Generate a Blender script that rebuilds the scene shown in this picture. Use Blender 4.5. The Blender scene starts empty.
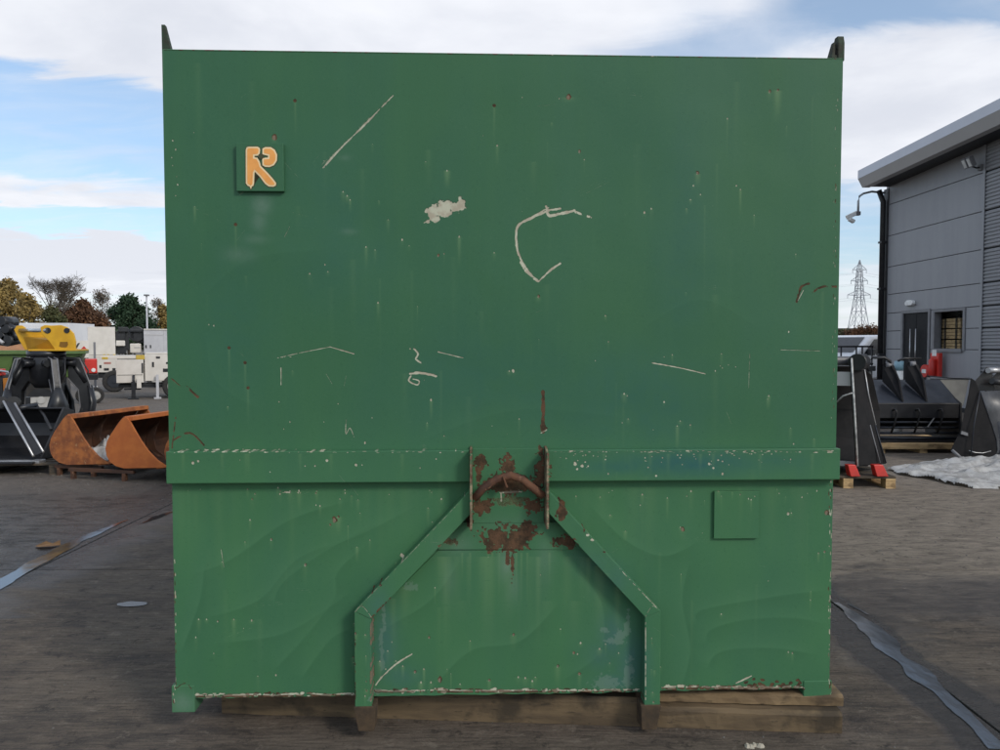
import bpy, bmesh, math, random
import numpy as np
from mathutils import Vector, Matrix, noise as mnoise
R = math.radians
random.seed(7)
SC = bpy.context.scene
COL = SC.collection

# ------------------------------------------------------------------ camera
CAM_H, FPX, PITCH = 1.47, 750.0, R(2.29)
cam_data = bpy.data.cameras.new('camera')
cam = bpy.data.objects.new('camera', cam_data); COL.objects.link(cam)
cam.location = (0, 0, CAM_H)
cam.rotation_euler = (R(90) - PITCH, 0, 0)
cam_data.sensor_width = 36; cam_data.lens = 36 * FPX / 1000
cam_data.clip_start = 0.05; cam_data.clip_end = 6000
SC.camera = cam

# ------------------------------------------------------------------ light
SUN_DIR = Vector((0.70, -0.70, 0.64)).normalized()      # towards the sun
SUN_EL = math.asin(SUN_DIR.z); SUN_AZ = math.atan2(SUN_DIR.x, SUN_DIR.y)
SKY_STRENGTH = 0.10
sun_data = bpy.data.lights.new('sun', 'SUN'); sun_data.energy = 1.1
sun_data.angle = R(12); sun_data.color = (1.0, 0.93, 0.83)
sun = bpy.data.objects.new('sun', sun_data); COL.objects.link(sun)
sun.rotation_euler = SUN_DIR.to_track_quat('Z', 'Y').to_euler()
sun.location = (20, -15, 30)
SC.view_settings.view_transform = 'Standard'; SC.view_settings.look = 'None'
SC.view_settings.exposure = 0.50; SC.view_settings.gamma = 1.0
SC.view_settings.use_curve_mapping = False


# ------------------------------------------------------------------ node helpers
class G:
    """a node tree with operators on sockets"""
    def __init__(s, tree): s.t = tree; s.n = tree.nodes; s.l = tree.links
    def new(s, typ, **kw):
        n = s.n.new(typ)
        for k, v in kw.items(): setattr(n, k, v)
        return n
    def put(s, sock, v):
        if isinstance(v, E): s.l.new(v.s, sock)
        elif v is not None:
            try: sock.default_value = v
            except Exception: sock.default_value = (*v, 1.0) if len(v) == 3 else v
    def math(s, op, a, b=None, c=None, clamp=False):
        n = s.new('ShaderNodeMath', operation=op, use_clamp=clamp)
        for i, v in enumerate((a, b, c)):
            if v is not None: s.put(n.inputs[i], v)
        return E(s, n.outputs[0])
    def mix(s, f, a, b, mode='MIX'):
        n = s.new('ShaderNodeMix', data_type='RGBA', blend_type=mode, clamp_factor=True)
        s.put(n.inputs[0], f)
        for i, v in ((6, a), (7, b)):
            if isinstance(v, E): s.l.new(v.s, n.inputs[i])
            else: n.inputs[i].default_value = (*v[:3], 1)
        return E(s, n.outputs[2])
    def step(s, v, lo, hi, a=0.0, b=1.0):
        n = s.new('ShaderNodeMapRange', interpolation_type='SMOOTHSTEP')
        for i, q in enumerate((v, lo, hi, a, b)): s.put(n.inputs[i], q)
        return E(s, n.outputs[0])
    def noise(s, vec, scale, detail=4, rough=.55, dist=0.0, dim='3D'):
        n = s.new('ShaderNodeTexNoise', noise_dimensions=dim)
        if vec is not None: s.l.new(vec.s, n.inputs['Vector'])
        n.inputs['Scale'].default_value = scale; n.inputs['Detail'].default_value = detail
        n.inputs['Roughness'].default_value = rough; n.inputs['Distortion'].default_value = dist
        return E(s, n.outputs[0])
    def vor(s, vec, scale, feature='F1'):
        n = s.new('ShaderNodeTexVoronoi', feature=feature)
        s.l.new(vec.s, n.inputs['Vector']); n.inputs['Scale'].default_value = scale
        return n
    def sep(s, v):
        n = s.new('ShaderNodeSeparateXYZ'); s.l.new(v.s, n.inputs[0])
        return [E(s, o) for o in n.outputs]
    def comb(s, x, y, z):
        n = s.new('ShaderNodeCombineXYZ')
        for i, v in enumerate((x, y, z)): s.put(n.inputs[i], v)
        return E(s, n.outputs[0])
    def obj(s): return E(s, s.new('ShaderNodeTexCoord').outputs['Object'])
    def gen(s): return E(s, s.new('ShaderNodeTexCoord').outputs['Generated'])
    def pos(s): return E(s, s.new('ShaderNodeNewGeometry').outputs['Position'])
    def scaled(s, v, x, y, z):
        n = s.new('ShaderNodeVectorMath', operation='MULTIPLY')
        s.l.new(v.s, n.inputs[0]); n.inputs[1].default_value = (x, y, z)
        return E(s, n.outputs[0])
    def bump(s, h, strength=.3, dist=.01, normal=None):
        n = s.new('ShaderNodeBump'); s.put(n.inputs['Height'], h)
        n.inputs['Strength'].default_value = strength; n.inputs['Distance'].default_value = dist
        if normal is not None: s.l.new(normal.s, n.inputs['Normal'])
        return E(s, n.outputs[0])
class E:
    def __init__(s, g, sock): s.g = g; s.s = sock
    def __add__(s, o): return s.g.math('ADD', s, o)
    def __radd__(s, o): return s.g.math('ADD', s, o)
    def __sub__(s, o): return s.g.math('SUBTRACT', s, o)
    def __rsub__(s, o): return s.g.math('SUBTRACT', o, s)
    def __mul__(s, o): return s.g.math('MULTIPLY', s, o)
    def __rmul__(s, o): return s.g.math('MULTIPLY', s, o)
    def __truediv__(s, o): return s.g.math('DIVIDE', s, o)
    def abs(s): return s.g.math('ABSOLUTE', s)
    def max(s, o): return s.g.math('MAXIMUM', s, o)
    def min(s, o): return s.g.math('MINIMUM', s, o)
def new_mat(name):
    m = bpy.data.materials.new(name); m.use_nodes = True
    g = G(m.node_tree); b = m.node_tree.nodes['Principled BSDF']
    return m, g, b
def lin(r, g, b):
    f = lambda c: (c / 255 / 12.92) if c <= 10 else ((c / 255 + .055) / 1.055) ** 2.4
    return (f(r), f(g), f(b))
MATS = {}
def pm(name, c, c2=None, rough=.6, metal=0.0, scale=6, bump=.0, bscale=40, bdist=.004, spec=.5, streak=False, wear=None, lo=.35, hi=.65):
    """general weathered material: two tones mixed by noise, a grime tone, fine relief"""
    if name in MATS: return MATS[name]
    m, g, b = new_mat(name); v = g.obj()
    if streak: v2 = g.scaled(v, 1, 1, .12)
    else: v2 = v
    c2 = c2 or tuple(x * .75 for x in c)
    n = g.noise(v2, scale, 6, .6)
    col = g.mix(g.step(n, lo, hi), c, c2)
    if wear:
        wn = g.noise(v, scale * 2.7, 8, .7)
        col = g.mix(g.step(wn, wear[1], wear[1] + .06), col, wear[0])
    g.put(b.inputs['Base Color'], col)
    rn = g.noise(v, scale * 3, 4, .6)
    g.put(b.inputs['Roughness'], rn * .25 + (rough - .12))
    b.inputs['Metallic'].default_value = metal
    b.inputs['Specular IOR Level'].default_value = spec
    if bump:
        g.put(b.inputs['Normal'], g.bump(g.noise(v, bscale, 6, .6), bump, bdist))
    MATS[name] = m
    return m

# ------------------------------------------------------------------ sky
W = bpy.data.worlds.new("World"); SC.world = W; W.use_nodes = True
wg = G(W.node_tree); bg = W.node_tree.nodes['Background']
sky = wg.new('ShaderNodeTexSky', sky_type='NISHITA'); sky.sun_disc = False
sky.sun_elevation = SUN_EL; sky.sun_rotation = SUN_AZ
sky.air_density = 1.0; sky.dust_density = 1.2; sky.ozone_density = 1.5
dvec = wg.gen(); dx, dy, dz = wg.sep(dvec)
zz = dz.max(0.0)
inv = wg.math('DIVIDE', 1.0, zz + .10)
pl = wg.comb(dx * inv, dy * inv, 0.0)
n1 = wg.noise(wg.scaled(pl, 1, 1.15, 1), .85, 9, .58, .35)
n2 = wg.noise(wg.scaled(pl, .8, 1.9, 1), 2.2, 8, .6, .6)
az = wg.math('ARCTAN2', dx, dy) * 57.2958
el = wg.math('ARCSINE', dz) * 57.2958
def blob(a, e, ra, re, amt):
    qa = (az - a) * (1.0 / ra); qe = (el - e) * (1.0 / re)
    r2 = qa * qa + qe * qe
    return wg.step(r2, 1.35, .25, 0.0, amt)
wob = (n2 - .5) * 4.0
el = el + wob
gaps = blob(-30, 13.9, 26, 3.9, .62) + blob(33, 23.5, 14, 4.4, .34) + blob(24.5, 8.0, 7, 2.8, .24) + blob(-30, 8.2, 22, .9, .30)
adds = blob(-28, 22.6, 36, 6.6, .62) + blob(27, 15.5, 16, 4.6, .40) + blob(-30, 5.2, 30, 2.2, .35) + blob(-32, 10.3, 24, 1.2, .34) + blob(12, 25, 14, 3.5, .2)
dens = wg.step(n1 + adds - gaps, .22, .80)
thin = wg.step(n2, .35, .75) * .35
dens = dens.max(thin)
grey = wg.step(wg.noise(pl, 1.3, 6, .55, .2), .35, .7) * .75
greyl = blob(-30, 5.9, 30, 2.1, .55)
cloud = wg.mix(grey.max(greyl), (6.7, 6.85, 7.25), (4.7, 4.95, 5.6))
skyc = wg.mix(.20, wg.mix(1.0, E(wg, sky.outputs[0]), (1.0, 1.12, 1.2), 'MULTIPLY'), (6, 6.8, 7.4))
haze = wg.step(E(wg, dz.s), .12, 0.0)
full = wg.mix(dens, skyc, cloud)
full = wg.mix(haze * .55, full, (6.3, 6.6, 7.0))
wg.put(bg.inputs['Color'], full); bg.inputs['Strength'].default_value = SKY_STRENGTH

# ------------------------------------------------------------------ geometry helpers
def ray(u, v):
    a = (u - 500) / FPX; b = (375 - v) / FPX
    c, s = math.cos(PITCH), math.sin(PITCH)
    return a, c + b * s, -s + b * c
def at(u, v, Y):
    a, y, z = ray(u, v); t = Y / y
    return Vector((a * t, Y, CAM_H + z * t))
def gnd(u, v, z=0.0):
    a, y, w = ray(u, v); t = (z - CAM_H) / w
    return Vector((a * t, y * t, z))

class MB:
    def __init__(s): s.b = bmesh.new()
    def mesh(s, verts, faces):
        vs = [s.b.verts.new(v) for v in verts]
        for f in faces:
            try: s.b.faces.new([vs[i] for i in f])
            except ValueError: pass
        return s
    def box(s, c, d, rot=None):
        c = Vector(c); h = Vector(d) / 2; M = rot or Matrix.Identity(3)
        vs = [c + M @ Vector((sx * h.x, sy * h.y, sz * h.z)) for sz in (-1, 1) for sy in (-1, 1) for sx in (-1, 1)]
        return s.mesh(vs, [(0, 2, 3, 1), (4, 5, 7, 6), (0, 1, 5, 4), (2, 6, 7, 3), (0, 4, 6, 2), (1, 3, 7, 5)])
    def b2(s, x0, x1, y0, y1, z0, z1):
        return s.box(((x0 + x1) / 2, (y0 + y1) / 2, (z0 + z1) / 2), (abs(x1 - x0), abs(y1 - y0), abs(z1 - z0)))
    def prism(s, poly, ax, a, b):
        """polygon extruded along ax from a to b; poly in the other two axes in xyz order"""
        def p3(p, t):
            return {'x': (t, p[0], p[1]), 'y': (p[0], t, p[1]), 'z': (p[0], p[1], t)}[ax]
        n = len(poly); vs = [p3(p, a) for p in poly] + [p3(p, b) for p in poly]
        fs = [tuple(range(n)), tuple(range(2 * n - 1, n - 1, -1))] + [(i, (i + 1) % n + 0, (i + 1) % n + n, i + n) for i in range(n)]
        return s.mesh(vs, fs)
    def hexa(s, pts): # eight points: bottom 4, top 4
        return s.mesh(pts, [(0, 3, 2, 1), (4, 5, 6, 7), (0, 1, 5, 4), (1, 2, 6, 5), (2, 3, 7, 6), (3, 0, 4, 7)])
    def tube(s, pts, r, n=8, cap=True):
        pts = [Vector(p) for p in pts]; rs = r if isinstance(r, (list, tuple)) else [r] * len(pts)
        rings = []
        for i, p in enumerate(pts):
            if i == 0: d = pts[1] - p
            elif i == len(pts) - 1: d = p - pts[i - 1]
            else: d = (pts[i + 1] - p).normalized() + (p - pts[i - 1]).normalized()
            d.normalize()
            up = Vector((0, 0, 1)) if abs(d.z) < .9 else Vector((1, 0, 0))
            x = d.cross(up).normalized(); y = x.cross(d).normalized()
            rings.append([s.b.verts.new(p + (x * math.cos(2 * math.pi * k / n) + y * math.sin(2 * math.pi * k / n)) * rs[i]) for k in range(n)])
        for a, b in zip(rings, rings[1:]):
            for k in range(n):
                f = s.b.faces.new((a[k], a[(k + 1) % n], b[(k + 1) % n], b[k])); f.smooth = n > 5
        if cap and n > 2:
            s.b.faces.new(rings[0][::-1]); s.b.faces.new(rings[-1])
        return s
    def strip(s, prof, ax, a, b, th):
        """open curve given thickness, extruded along ax"""
        P = [Vector(p) for p in prof]; n = len(P); off = []
        for i in range(n):
            d = (P[min(i + 1, n - 1)] - P[max(i - 1, 0)]).normalized()
            off.append(P[i] + Vector((-d.y, d.x)) * th)
        return s.quads(P, off, ax, a, b)
    def quads(s, P, Q, ax, a, b):
        def p3(p, t): return {'x': (t, p[0], p[1]), 'y': (p[0], t, p[1])}[ax]
        n = len(P); rows = [[s.b.verts.new(p3(p, t)) for p in L] for t in (a, b) for L in (P, Q)]
        A, B, C, D = rows
        for i in range(n - 1):
            for f in ((A[i], A[i + 1], C[i + 1], C[i]), (B[i + 1], B[i], D[i], D[i + 1]), (A[i + 1], A[i], B[i], B[i + 1]), (C[i], C[i + 1], D[i + 1], D[i])):
                s.b.faces.new(f)
        s.b.faces.new((A[0], C[0], D[0], B[0])); s.b.faces.new((C[-1], A[-1], B[-1], D[-1]))
        return s
    def done(s, name, mat, parent=None, bevel=0.0, smooth=False, label=None):
        bmesh.ops.recalc_face_normals(s.b, faces=s.b.faces[:])
        me = bpy.data.meshes.new(name); s.b.to_mesh(me); s.b.free()
        return link(name, me, mat, parent, bevel, smooth, label)
def link(name, me, mat, parent=None, bevel=0.0, smooth=False, label=None):
    o = bpy.data.objects.new(name, me); COL.objects.link(o)
    if mat and not me.materials: me.materials.append(mat)
    if smooth:
        for p in me.polygons: p.use_smooth = True
    if parent: o.parent = parent
    if bevel:
        m = o.modifiers.new('bevel', 'BEVEL'); m.width = bevel; m.segments = 2; m.limit_method = 'ANGLE'
    if label: o['label'] = label
    return o
def thing(name, label, cat, loc=(0, 0, 0), rz=0, group=None):
    o = bpy.data.objects.new(name, None); COL.objects.link(o); o.empty_display_size = .2
    o.location = loc; o.rotation_euler = (0, 0, rz)
    return tag(o, label, cat, group)
def tag(o, label=None, cat=None, group=None, kind=None):
    if label: o['label'] = label
    if cat: o['category'] = cat
    if group: o['group'] = group
    if kind: o['kind'] = kind
    return o
def copy_tree(o, parent=None):
    c = o.copy(); COL.objects.link(c); c.parent = parent
    for ch in [q for q in bpy.data.objects if q.parent == o]: copy_tree(ch, c)
    return c
def piece(name, src, parent, loc=(0, 0, 0), rot=(0, 0, 0), scale=(1, 1, 1)):
    """another object sharing a mesh"""
    o = bpy.data.objects.new(name, src.data); COL.objects.link(o); o.parent = parent
    o.location = loc; o.rotation_euler = rot; o.scale = scale
    for m in src.modifiers:
        q = o.modifiers.new(m.name, m.type)
        if m.type == 'BEVEL': q.width = m.width; q.segments = m.segments
    return o

# ================================================================== GROUND
def concrete_mat():
    m, g, b = new_mat('yard_concrete'); p = g.pos(); x, y, z = g.sep(p)
    big = g.noise(p, .35, 5, .55); mid = g.noise(g.scaled(p, .55, 1.6, 1), 1.6, 7, .62, .4)
    st = g.noise(g.scaled(p, 1.6, 5.2, 1), 2.3, 12, .76, .25)            # broom finish and tyre smears run across the bays
    fine = g.noise(g.scaled(p, 7, 75, 1), 1.0, 4, .65); gr = g.noise(p, 75, 5, .85)
    col = g.mix(g.step(st, .36, .64), (.066, .050, .038), (.195, .152, .115))
    col = g.mix(g.step(mid, .40, .64) * .70, col, (.215, .172, .130))
    # a pale dry stretch beyond the nearest bays on the right
    dry = g.step(y + (mid - .5) * 1.4, 4.45, 5.1) * g.step(y + (big - .5) * 3, 11.0, 8.0) * g.step(x, 0.0, 2.0)
    col = g.mix(dry * .88, col, g.mix(g.step(st, .34, .60), (.19, .155, .118), (.37, .31, .245)))
    dryl = g.step(y + (mid - .5) * 2.0, 7.0, 7.9) * g.step(x, -1.0, -3.0)
    col = g.mix(dryl * .55, col, (.17, .152, .132))
    col = g.mix(g.step(gr, .56, .68) * .60, col, (.29, .245, .195)); col = g.mix(g.step(gr, .45, .33) * .75, col, (.012, .010, .009))      # exposed aggregate specks
    col = g.mix(g.step(fine, .56, .38) * .42, col, (.022, .019, .017))
    bl = g.noise(g.scaled(p, 1, 1.25, 1), 9, 9, .80, .3); col = g.mix(g.step(bl, .46, .37) * .70, col, (.020, .016, .013)); col = g.mix(g.step(bl, .55, .64) * .55, col, (.30, .25, .195)); spots = g.noise(g.scaled(p, 1, 2, 1), 5.5, 5, .7)
    col = g.mix(g.step(spots, .66, .72) * .65, col, (.018, .016, .015))  # oil
    # wetness beside the joints
    def band(x0, w): return g.step((x + (mid - .5) * 1.3 - x0).abs(), w, w * .2)
    wet = band(-3.15, .62) * g.step(y, 9.5, 7.0)
    wl = g.step(x, -2.9, -3.3) * g.step(y, 4.2, 5.0) * g.step(y + (mid - .5) * 1.5, 7.9, 6.9) * g.step(st, .30, .48)
    wr = band(1.86, .40) * g.step(y, 5.2, 4.4) * .6
    def tight(x0, w): return g.step((x + (mid - .5) * .22 - x0).abs(), w, w * .72)
    chan = (tight(1.84, .20) * g.step(y, 5.0, 4.6)).max(tight(-3.12, .20) * g.step(y, 7.6, 6.6))
    wt = g.step(x, 1.0, 1.9) * g.step((y + (mid - .5) * 1.0 - 4.35).abs(), .62, .25) * .8
    wet = wet.max(wl).max(wr).max(wt)
    wet = g.math('MINIMUM', wet.max(chan), 1.0)
    col = g.mix(chan * .55, col, (.030, .028, .028))
    col = g.mix(wet * .55, col, (.030, .029, .030))
    g.put(b.inputs['Base Color'], col)
    ro = g.step(st, .3, .7, .68, .88)
    g.put(b.inputs['Roughness'], ro - wet * .52)
    h = st * .9 + fine * .40 + gr * .80 + mid * .5 + bl * .9
    h = h * (1.0 - wet * .6)
    g.put(b.inputs['Normal'], g.bump(h, 1.0, .018))
    return m
M_GROUND = concrete_mat()
gm = MB(); gm.mesh([(-3000, -300, -.014), (3000, -300, -.014), (3000, 5000, -.014), (-3000, 5000, -.014)], [(0, 1, 2, 3)])
ground = tag(gm.done('ground', M_GROUND), kind='structure')
xs = [-3.05 - 4.95 * i for i in range(4, 0, -1)] + [-3.05, 1.90] + [1.90 + 4.95 * i for i in range(1, 4)]
ys = [-6.0, 4.86, 10.9, 17.0, 24.0, 32.0]
slab_src = {}
for i in range(len(xs) - 1):
    for j in range(len(ys) - 1):
        w, l = xs[i + 1] - xs[i] - .012, ys[j + 1] - ys[j] - .010; key = (round(w, 3), round(l, 3))
        if key not in slab_src:
            s = MB().b2(-w / 2, w / 2, -l / 2, l / 2, -.03, 0); o = s.done('slab', M_GROUND, ground, .003); slab_src[key] = o
        else: o = piece('slab', slab_src[key], ground)
        o.location = ((xs[i] + xs[i + 1]) / 2, (ys[j] + ys[j + 1]) / 2, 0)

def water_mat():
    m, g, b = new_mat('standing_water'); p = g.pos()
    b.inputs['Base Color'].default_value = (.035, .036, .038, 1); b.inputs['Roughness'].default_value = .11
    b.inputs['IOR'].default_value = 2.4
    g.put(b.inputs['Normal'], g.bump(g.noise(g.scaled(p, 1, .6, 1), 9, 3, .5), .10, .01))
    return m
M_WATER = water_mat()
M_WATER2 = M_WATER.copy(); M_WATER2.name = 'damp_patch'; M_WATER2.node_tree.nodes['Principled BSDF'].inputs['IOR'].default_value = 1.5; M_WATER2.node_tree.nodes['Principled BSDF'].inputs['Roughness'].default_value = .22
def puddle(path, widths, seed):
    """irregular strip of water lying along a joint"""
    rnd = random.Random(seed); L = []; Rr = []
    P = [Vector((*q[:2], 0)) for q in path]; N = 14
    pts = []; ws = []
    for i in range(len(P) - 1):
        for k in range(N):
            t = k / N; pts.append(P[i].lerp(P[i + 1], t)); ws.append(widths[i] * (1 - t) + widths[i + 1] * t)
    pts.append(P[-1]); ws.append(widths[-1])
    for i, p in enumerate(pts):
        d = (pts[min(i + 1, len(pts) - 1)] - pts[max(i - 1, 0)]).normalized(); nrm = Vector((-d.y, d.x, 0))
        a = ws[i] * (.7 + .7 * mnoise.noise(Vector((i * .13, seed, 0))) * .8 + .07 * mnoise.noise(Vector((i * .7, seed, 5)))); c = ws[i] * (.7 + .7 * mnoise.noise(Vector((i * .15, seed + 9, 2))) * .8 + .07 * mnoise.noise(Vector((i * .8, seed, 8))))
        L.append(p + nrm * max(a, .004)); Rr.append(p - nrm * max(c, .004))
    b = MB(); n = len(L)
    b.mesh([(*q[:2], .0035) for q in L] + [(*q[:2], .0035) for q in Rr], [(i, i + 1, n + i + 1, n + i) for i in range(n - 1)])
    return tag(b.done('puddle', M_WATER), kind='structure')
puddle([gnd(-30, 603), gnd(30, 566), gnd(75, 543), gnd(110, 527), gnd(128, 520)], [.085, .085, .07, .04, .006], 3)
puddle([gnd(143, 523), gnd(158, 517), gnd(172, 512)], [.015, .05, .03], 31)
puddle([gnd(836, 603), gnd(870, 628), gnd(900, 658), gnd(940, 692), gnd(1000, 750)], [.02, .085, .075, .055, .04], 8)
c_ = gnd(132, 604.5); pp_ = [(c_.x + .085 * math.cos(t * .3142) * (1 + .12 * mnoise.noise(Vector((t * .7, 1, 1)))), c_.y + .042 * math.sin(t * .3142) * (1 + .3 * mnoise.noise(Vector((t * .7, 5, 1)))), .0036) for t in range(20)]
tag(MB().mesh(pp_, [tuple(range(20))]).done('puddle', M_WATER2), kind='structure')
puddle([gnd(848, 604), gnd(868, 615)], [.012, .008], 14)

# ================================================================== CONTAINER
YAW = math.asin((2.844 - 2.757) / 2.5)
C0 = Vector((.0287, 2.8005, 0))
container = thing('roll_off_container', 'tall green steel roll-off container with rusty hook bar and orange R badge, on timber sleepers', 'container', C0, YAW)
ex = Vector((math.cos(YAW), math.sin(YAW), 0)); ey = Vector((-math.sin(YAW), math.cos(YAW), 0))
def F(u, v, off=0.0):
    """pixel -> (x, z) on the container's face plane (off metres in front of it)"""
    a, y, w = ray(u, v); d = Vector((a, y, w)); o = Vector((0, 0, CAM_H)) - (C0 - ey * off)
    t = -o.dot(ey) / d.dot(ey); p = o + d * t
    return p.dot(ex), p.z

# ---- wear maps, drawn in code: R bare scratches, G rust, B pale run-off
IS = 2048; X0, X1, Z0, Z1 = -1.36, 1.36, .0, 2.72
rng = np.random.default_rng(5)
img = np.zeros((IS, IS, 3), np.float32); soft = np.zeros((IS, IS, 3), np.float32)
def vnoise(n, cells):
    gsz = rng.random((cells + 2, cells + 2)).astype(np.float32); t = np.linspace(0, cells, n, endpoint=False); i = t.astype(int); f = t - i; f = f * f * (3 - 2 * f)
    a = gsz[i][:, i] * (1 - f)[None, :] + gsz[i][:, i + 1] * f[None, :]; c = gsz[i + 1][:, i] * (1 - f)[None, :] + gsz[i + 1][:, i + 1] * f[None, :]
    return a * (1 - f)[:, None] + c * f[:, None]
RAG = vnoise(IS, 256) * .4 + vnoise(IS, 128) * .3 + vnoise(IS, 512) * .3
RAG2 = vnoise(IS, 64) * .5 + vnoise(IS, 160) * .3 + vnoise(IS, 400) * .2
def tex(x, z): return (x - X0) / (X1 - X0) * IS, (z - Z0) / (Z1 - Z0) * IS
PXM = IS / (X1 - X0)
def window(cx, cy, r):
    a, c = max(int(cx - r), 0), min(int(cx + r) + 1, IS); d, e = max(int(cy - r), 0), min(int(cy + r) + 1, IS)
    if a >= c or d >= e: return None
    yy, xx = np.mgrid[d:e, a:c]; return (slice(d, e), slice(a, c)), xx, yy
def spot(x, z, rx, rz, ch, amp=1.0, rag=.7, arr=None):
    """ragged blob, metres"""
    A = img if arr is None else arr
    cx, cy = tex(x, z); r = max(rx, rz) * PXM * 1.8 + 2; w = window(cx, cy, r)
    if not w: return
    sl, xx, yy = w
    d = np.sqrt(((xx - cx) / (rx * PXM)) ** 2 + ((yy - cy) / (rz * PXM)) ** 2)
    k = np.clip((1.15 - d + (RAG[sl] - .5) * 2 * rag) * 3.0, 0, 1) * amp
    A[sl][..., ch] = np.maximum(A[sl][..., ch], k)
def soft_spot(x, z, rx, rz, ch, amp=1.0):
    cx, cy = tex(x, z); r = max(rx, rz) * PXM * 2 + 2; w = window(cx, cy, r)
    if not w: return
    sl, xx, yy = w
    d2 = ((xx - cx) / (rx * PXM)) ** 2 + ((yy - cy) / (rz * PXM)) ** 2
    soft[sl][..., ch] = np.maximum(soft[sl][..., ch], np.exp(-d2 * 1.2) * amp * (.55 + .9 * RAG2[sl]))
def line(pts, wd, ch=0, amp=1.0, gap=0.0, px=True, arr=None):
    A = img if arr is None else arr
    Q = [tex(*(F(*p) if px else p)) for p in pts]
    if len(Q) > 2:                                                       # smooth hand-drawn curve through the points
        S = []; n_q = len(Q)
        for i in range(n_q - 1):
            p0, p1, p2, p3 = [np.array(Q[k]) for k in (max(i - 1, 0), i, i + 1, min(i + 2, n_q - 1))]
            for k in range(5):
                t = k / 5; S.append(tuple(.5 * (2 * p1 + (p2 - p0) * t + (2 * p0 - 5 * p1 + 4 * p2 - p3) * t * t + (3 * p1 - p0 - 3 * p2 + p3) * t ** 3)))
        S.append(Q[-1]); Q = S
    for (ax, ay), (bx, by) in zip(Q, Q[1:]):
        L = math.hypot(bx - ax, by - ay); n = max(int(L), 1)
        cx, cy = (ax + bx) / 2, (ay + by) / 2; w = window(cx, cy, L / 2 + 12)
        if not w: continue
        sl, xx, yy = w
        t = np.clip(((xx - ax) * (bx - ax) + (yy - ay) * (by - ay)) / max(L * L, 1e-6), 0, 1)
        d = np.hypot(xx - ax - t * (bx - ax), yy - ay - t * (by - ay))
        wr = wd * PXM * (.15 + 1.3 * RAG[sl])
        k = np.clip(wr - d + .6, 0, 1) * amp
        if gap: k = k * (RAG[sl] > gap)
        A[sl][..., ch] = np.maximum(A[sl][..., ch], k)
def run(x, z, wd, ln, amp=.5, ch=2):
    """rain streak that fades downwards"""
    cx, cy = tex(x, z); w1 = wd * PXM; l1 = ln * PXM
    a, c = max(int(cx - w1 * 3), 0), min(int(cx + w1 * 3) + 1, IS); d, e = max(int(cy - l1), 0), min(int(cy) + 1, IS)
    if a >= c or d >= e: return
    yy, xx = np.mgrid[d:e, a:c]; k = np.exp(-((xx - cx) / w1) ** 2) * ((yy - (cy - l1)) / l1) ** 1.4 * amp
    img[d:e, a:c, ch] = np.maximum(img[d:e, a:c, ch], k)
def chip(u, v, r=1.0, rust=.4, dr=1.0):
    x, z = F(u, v); rr = r * .0015
    spot(x, z, rr, rr * 1.5, 0, .95)
    if rust: spot(x + rr * .3, z + rr * .4, rr * .8 * (1 + rust), rr * (1 + rust), 1, min(1, rust * 1.4))
    if dr and rng.random() < .8: run(x, z, .0028 * max(r, .8) * rng.uniform(.7, 2.2), .02 + .13 * dr * rng.random() ** 1.5, rng.uniform(.12, .6))
# the long scratches and the big marks
line([(323, 168), (336, 153), (350, 139), (364, 126), (380, 109), (393, 96)], .0030, 0, .75, .22)
line([(324, 168), (352, 137), (392, 97)], .0014, 0, .9, .3)
line([(538, 281), (528, 272), (519, 256), (516, 240), (518, 226), (530, 219), (545, 212)], .0050, 0, 1)
line([(534, 278), (524, 266), (517, 248), (516, 232), (522, 223), (536, 215), (548, 208)], .0034, 0, 1)
line([(521, 262), (525, 270), (537, 281)], .0060, 0, .9, .35)
line([(530, 219), (548, 211), (560, 209)], .0050, 0, .9, .2)
line([(538, 282), (552, 269), (560, 264)], .0042, 0, 1)
line([(546, 207), (549, 216), (560, 214), (574, 211)], .0060, 0, 1)
line([(574, 212), (589, 217)], .0050, 0, .9, .45)
for q in ((587, 216), (591, 218), (578, 213)): chip(*q, 1.4, 0, 0)
for u, v, rx, rz in ((433, 213, .016, .014), (444, 209, .022, .020), (456, 207, .022, .012), (436, 219, .014, .008), (427, 211, .006, .006), (428, 222, .005, .004), (461, 205, .010, .016)):
    x, z = F(u, v); spot(x, z, rx * 1.35, rz * 1.7, 0, 1, .6); spot(x + .003, z + .004, rx * .8, rz * .55, 1, .30, 1.2)
line([(424, 223), (434, 218)], .0022, 0, 1)
line([(278, 358), (300, 353), (330, 347)], .0016, 0, .9, .3); line([(330, 347), (354, 354)], .0022, 0, .95, .2); line([(276, 358), (291, 357)], .002, 0, .8, .45)
line([(281, 368), (281, 385)], .0022, 0, .75, .2)
line([(438, 352), (463, 358)], .0020, 0, .95, .15); line([(652, 363), (680, 368), (705, 374)], .0026, 0, .95, .18)
line([(414, 349), (418, 354), (416, 359), (421, 363)], .0040, 0, .85, .4); line([(410, 374), (420, 373), (436, 376)], .0052, 0, .95, .3)
line([(411, 376), (409, 381), (417, 385), (419, 381), (413, 379)], .0032, 0, .95, .2)
line([(346, 420), (346, 434), (350, 428), (354, 437)], .0018, 0, .75, .35); line([(326, 374), (332, 384)], .0014, 0, .5, .3); line([(346, 376), (344, 386)], .0014, 0, .5, .3)
line([(749, 354), (748, 388)], .0013, 0, .65, .35); line([(780, 350), (819, 351)], .0014, 0, .7, .25); line([(726, 412), (731, 424)], .0012, 0, .5, .3)
for _ in range(28):
    line([(rng.uniform(785, 815), rng.uniform(348, 382))] * 1 + [(rng.uniform(785, 815), rng.uniform(350, 382))], .0007, 0, .25, .55)
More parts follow.
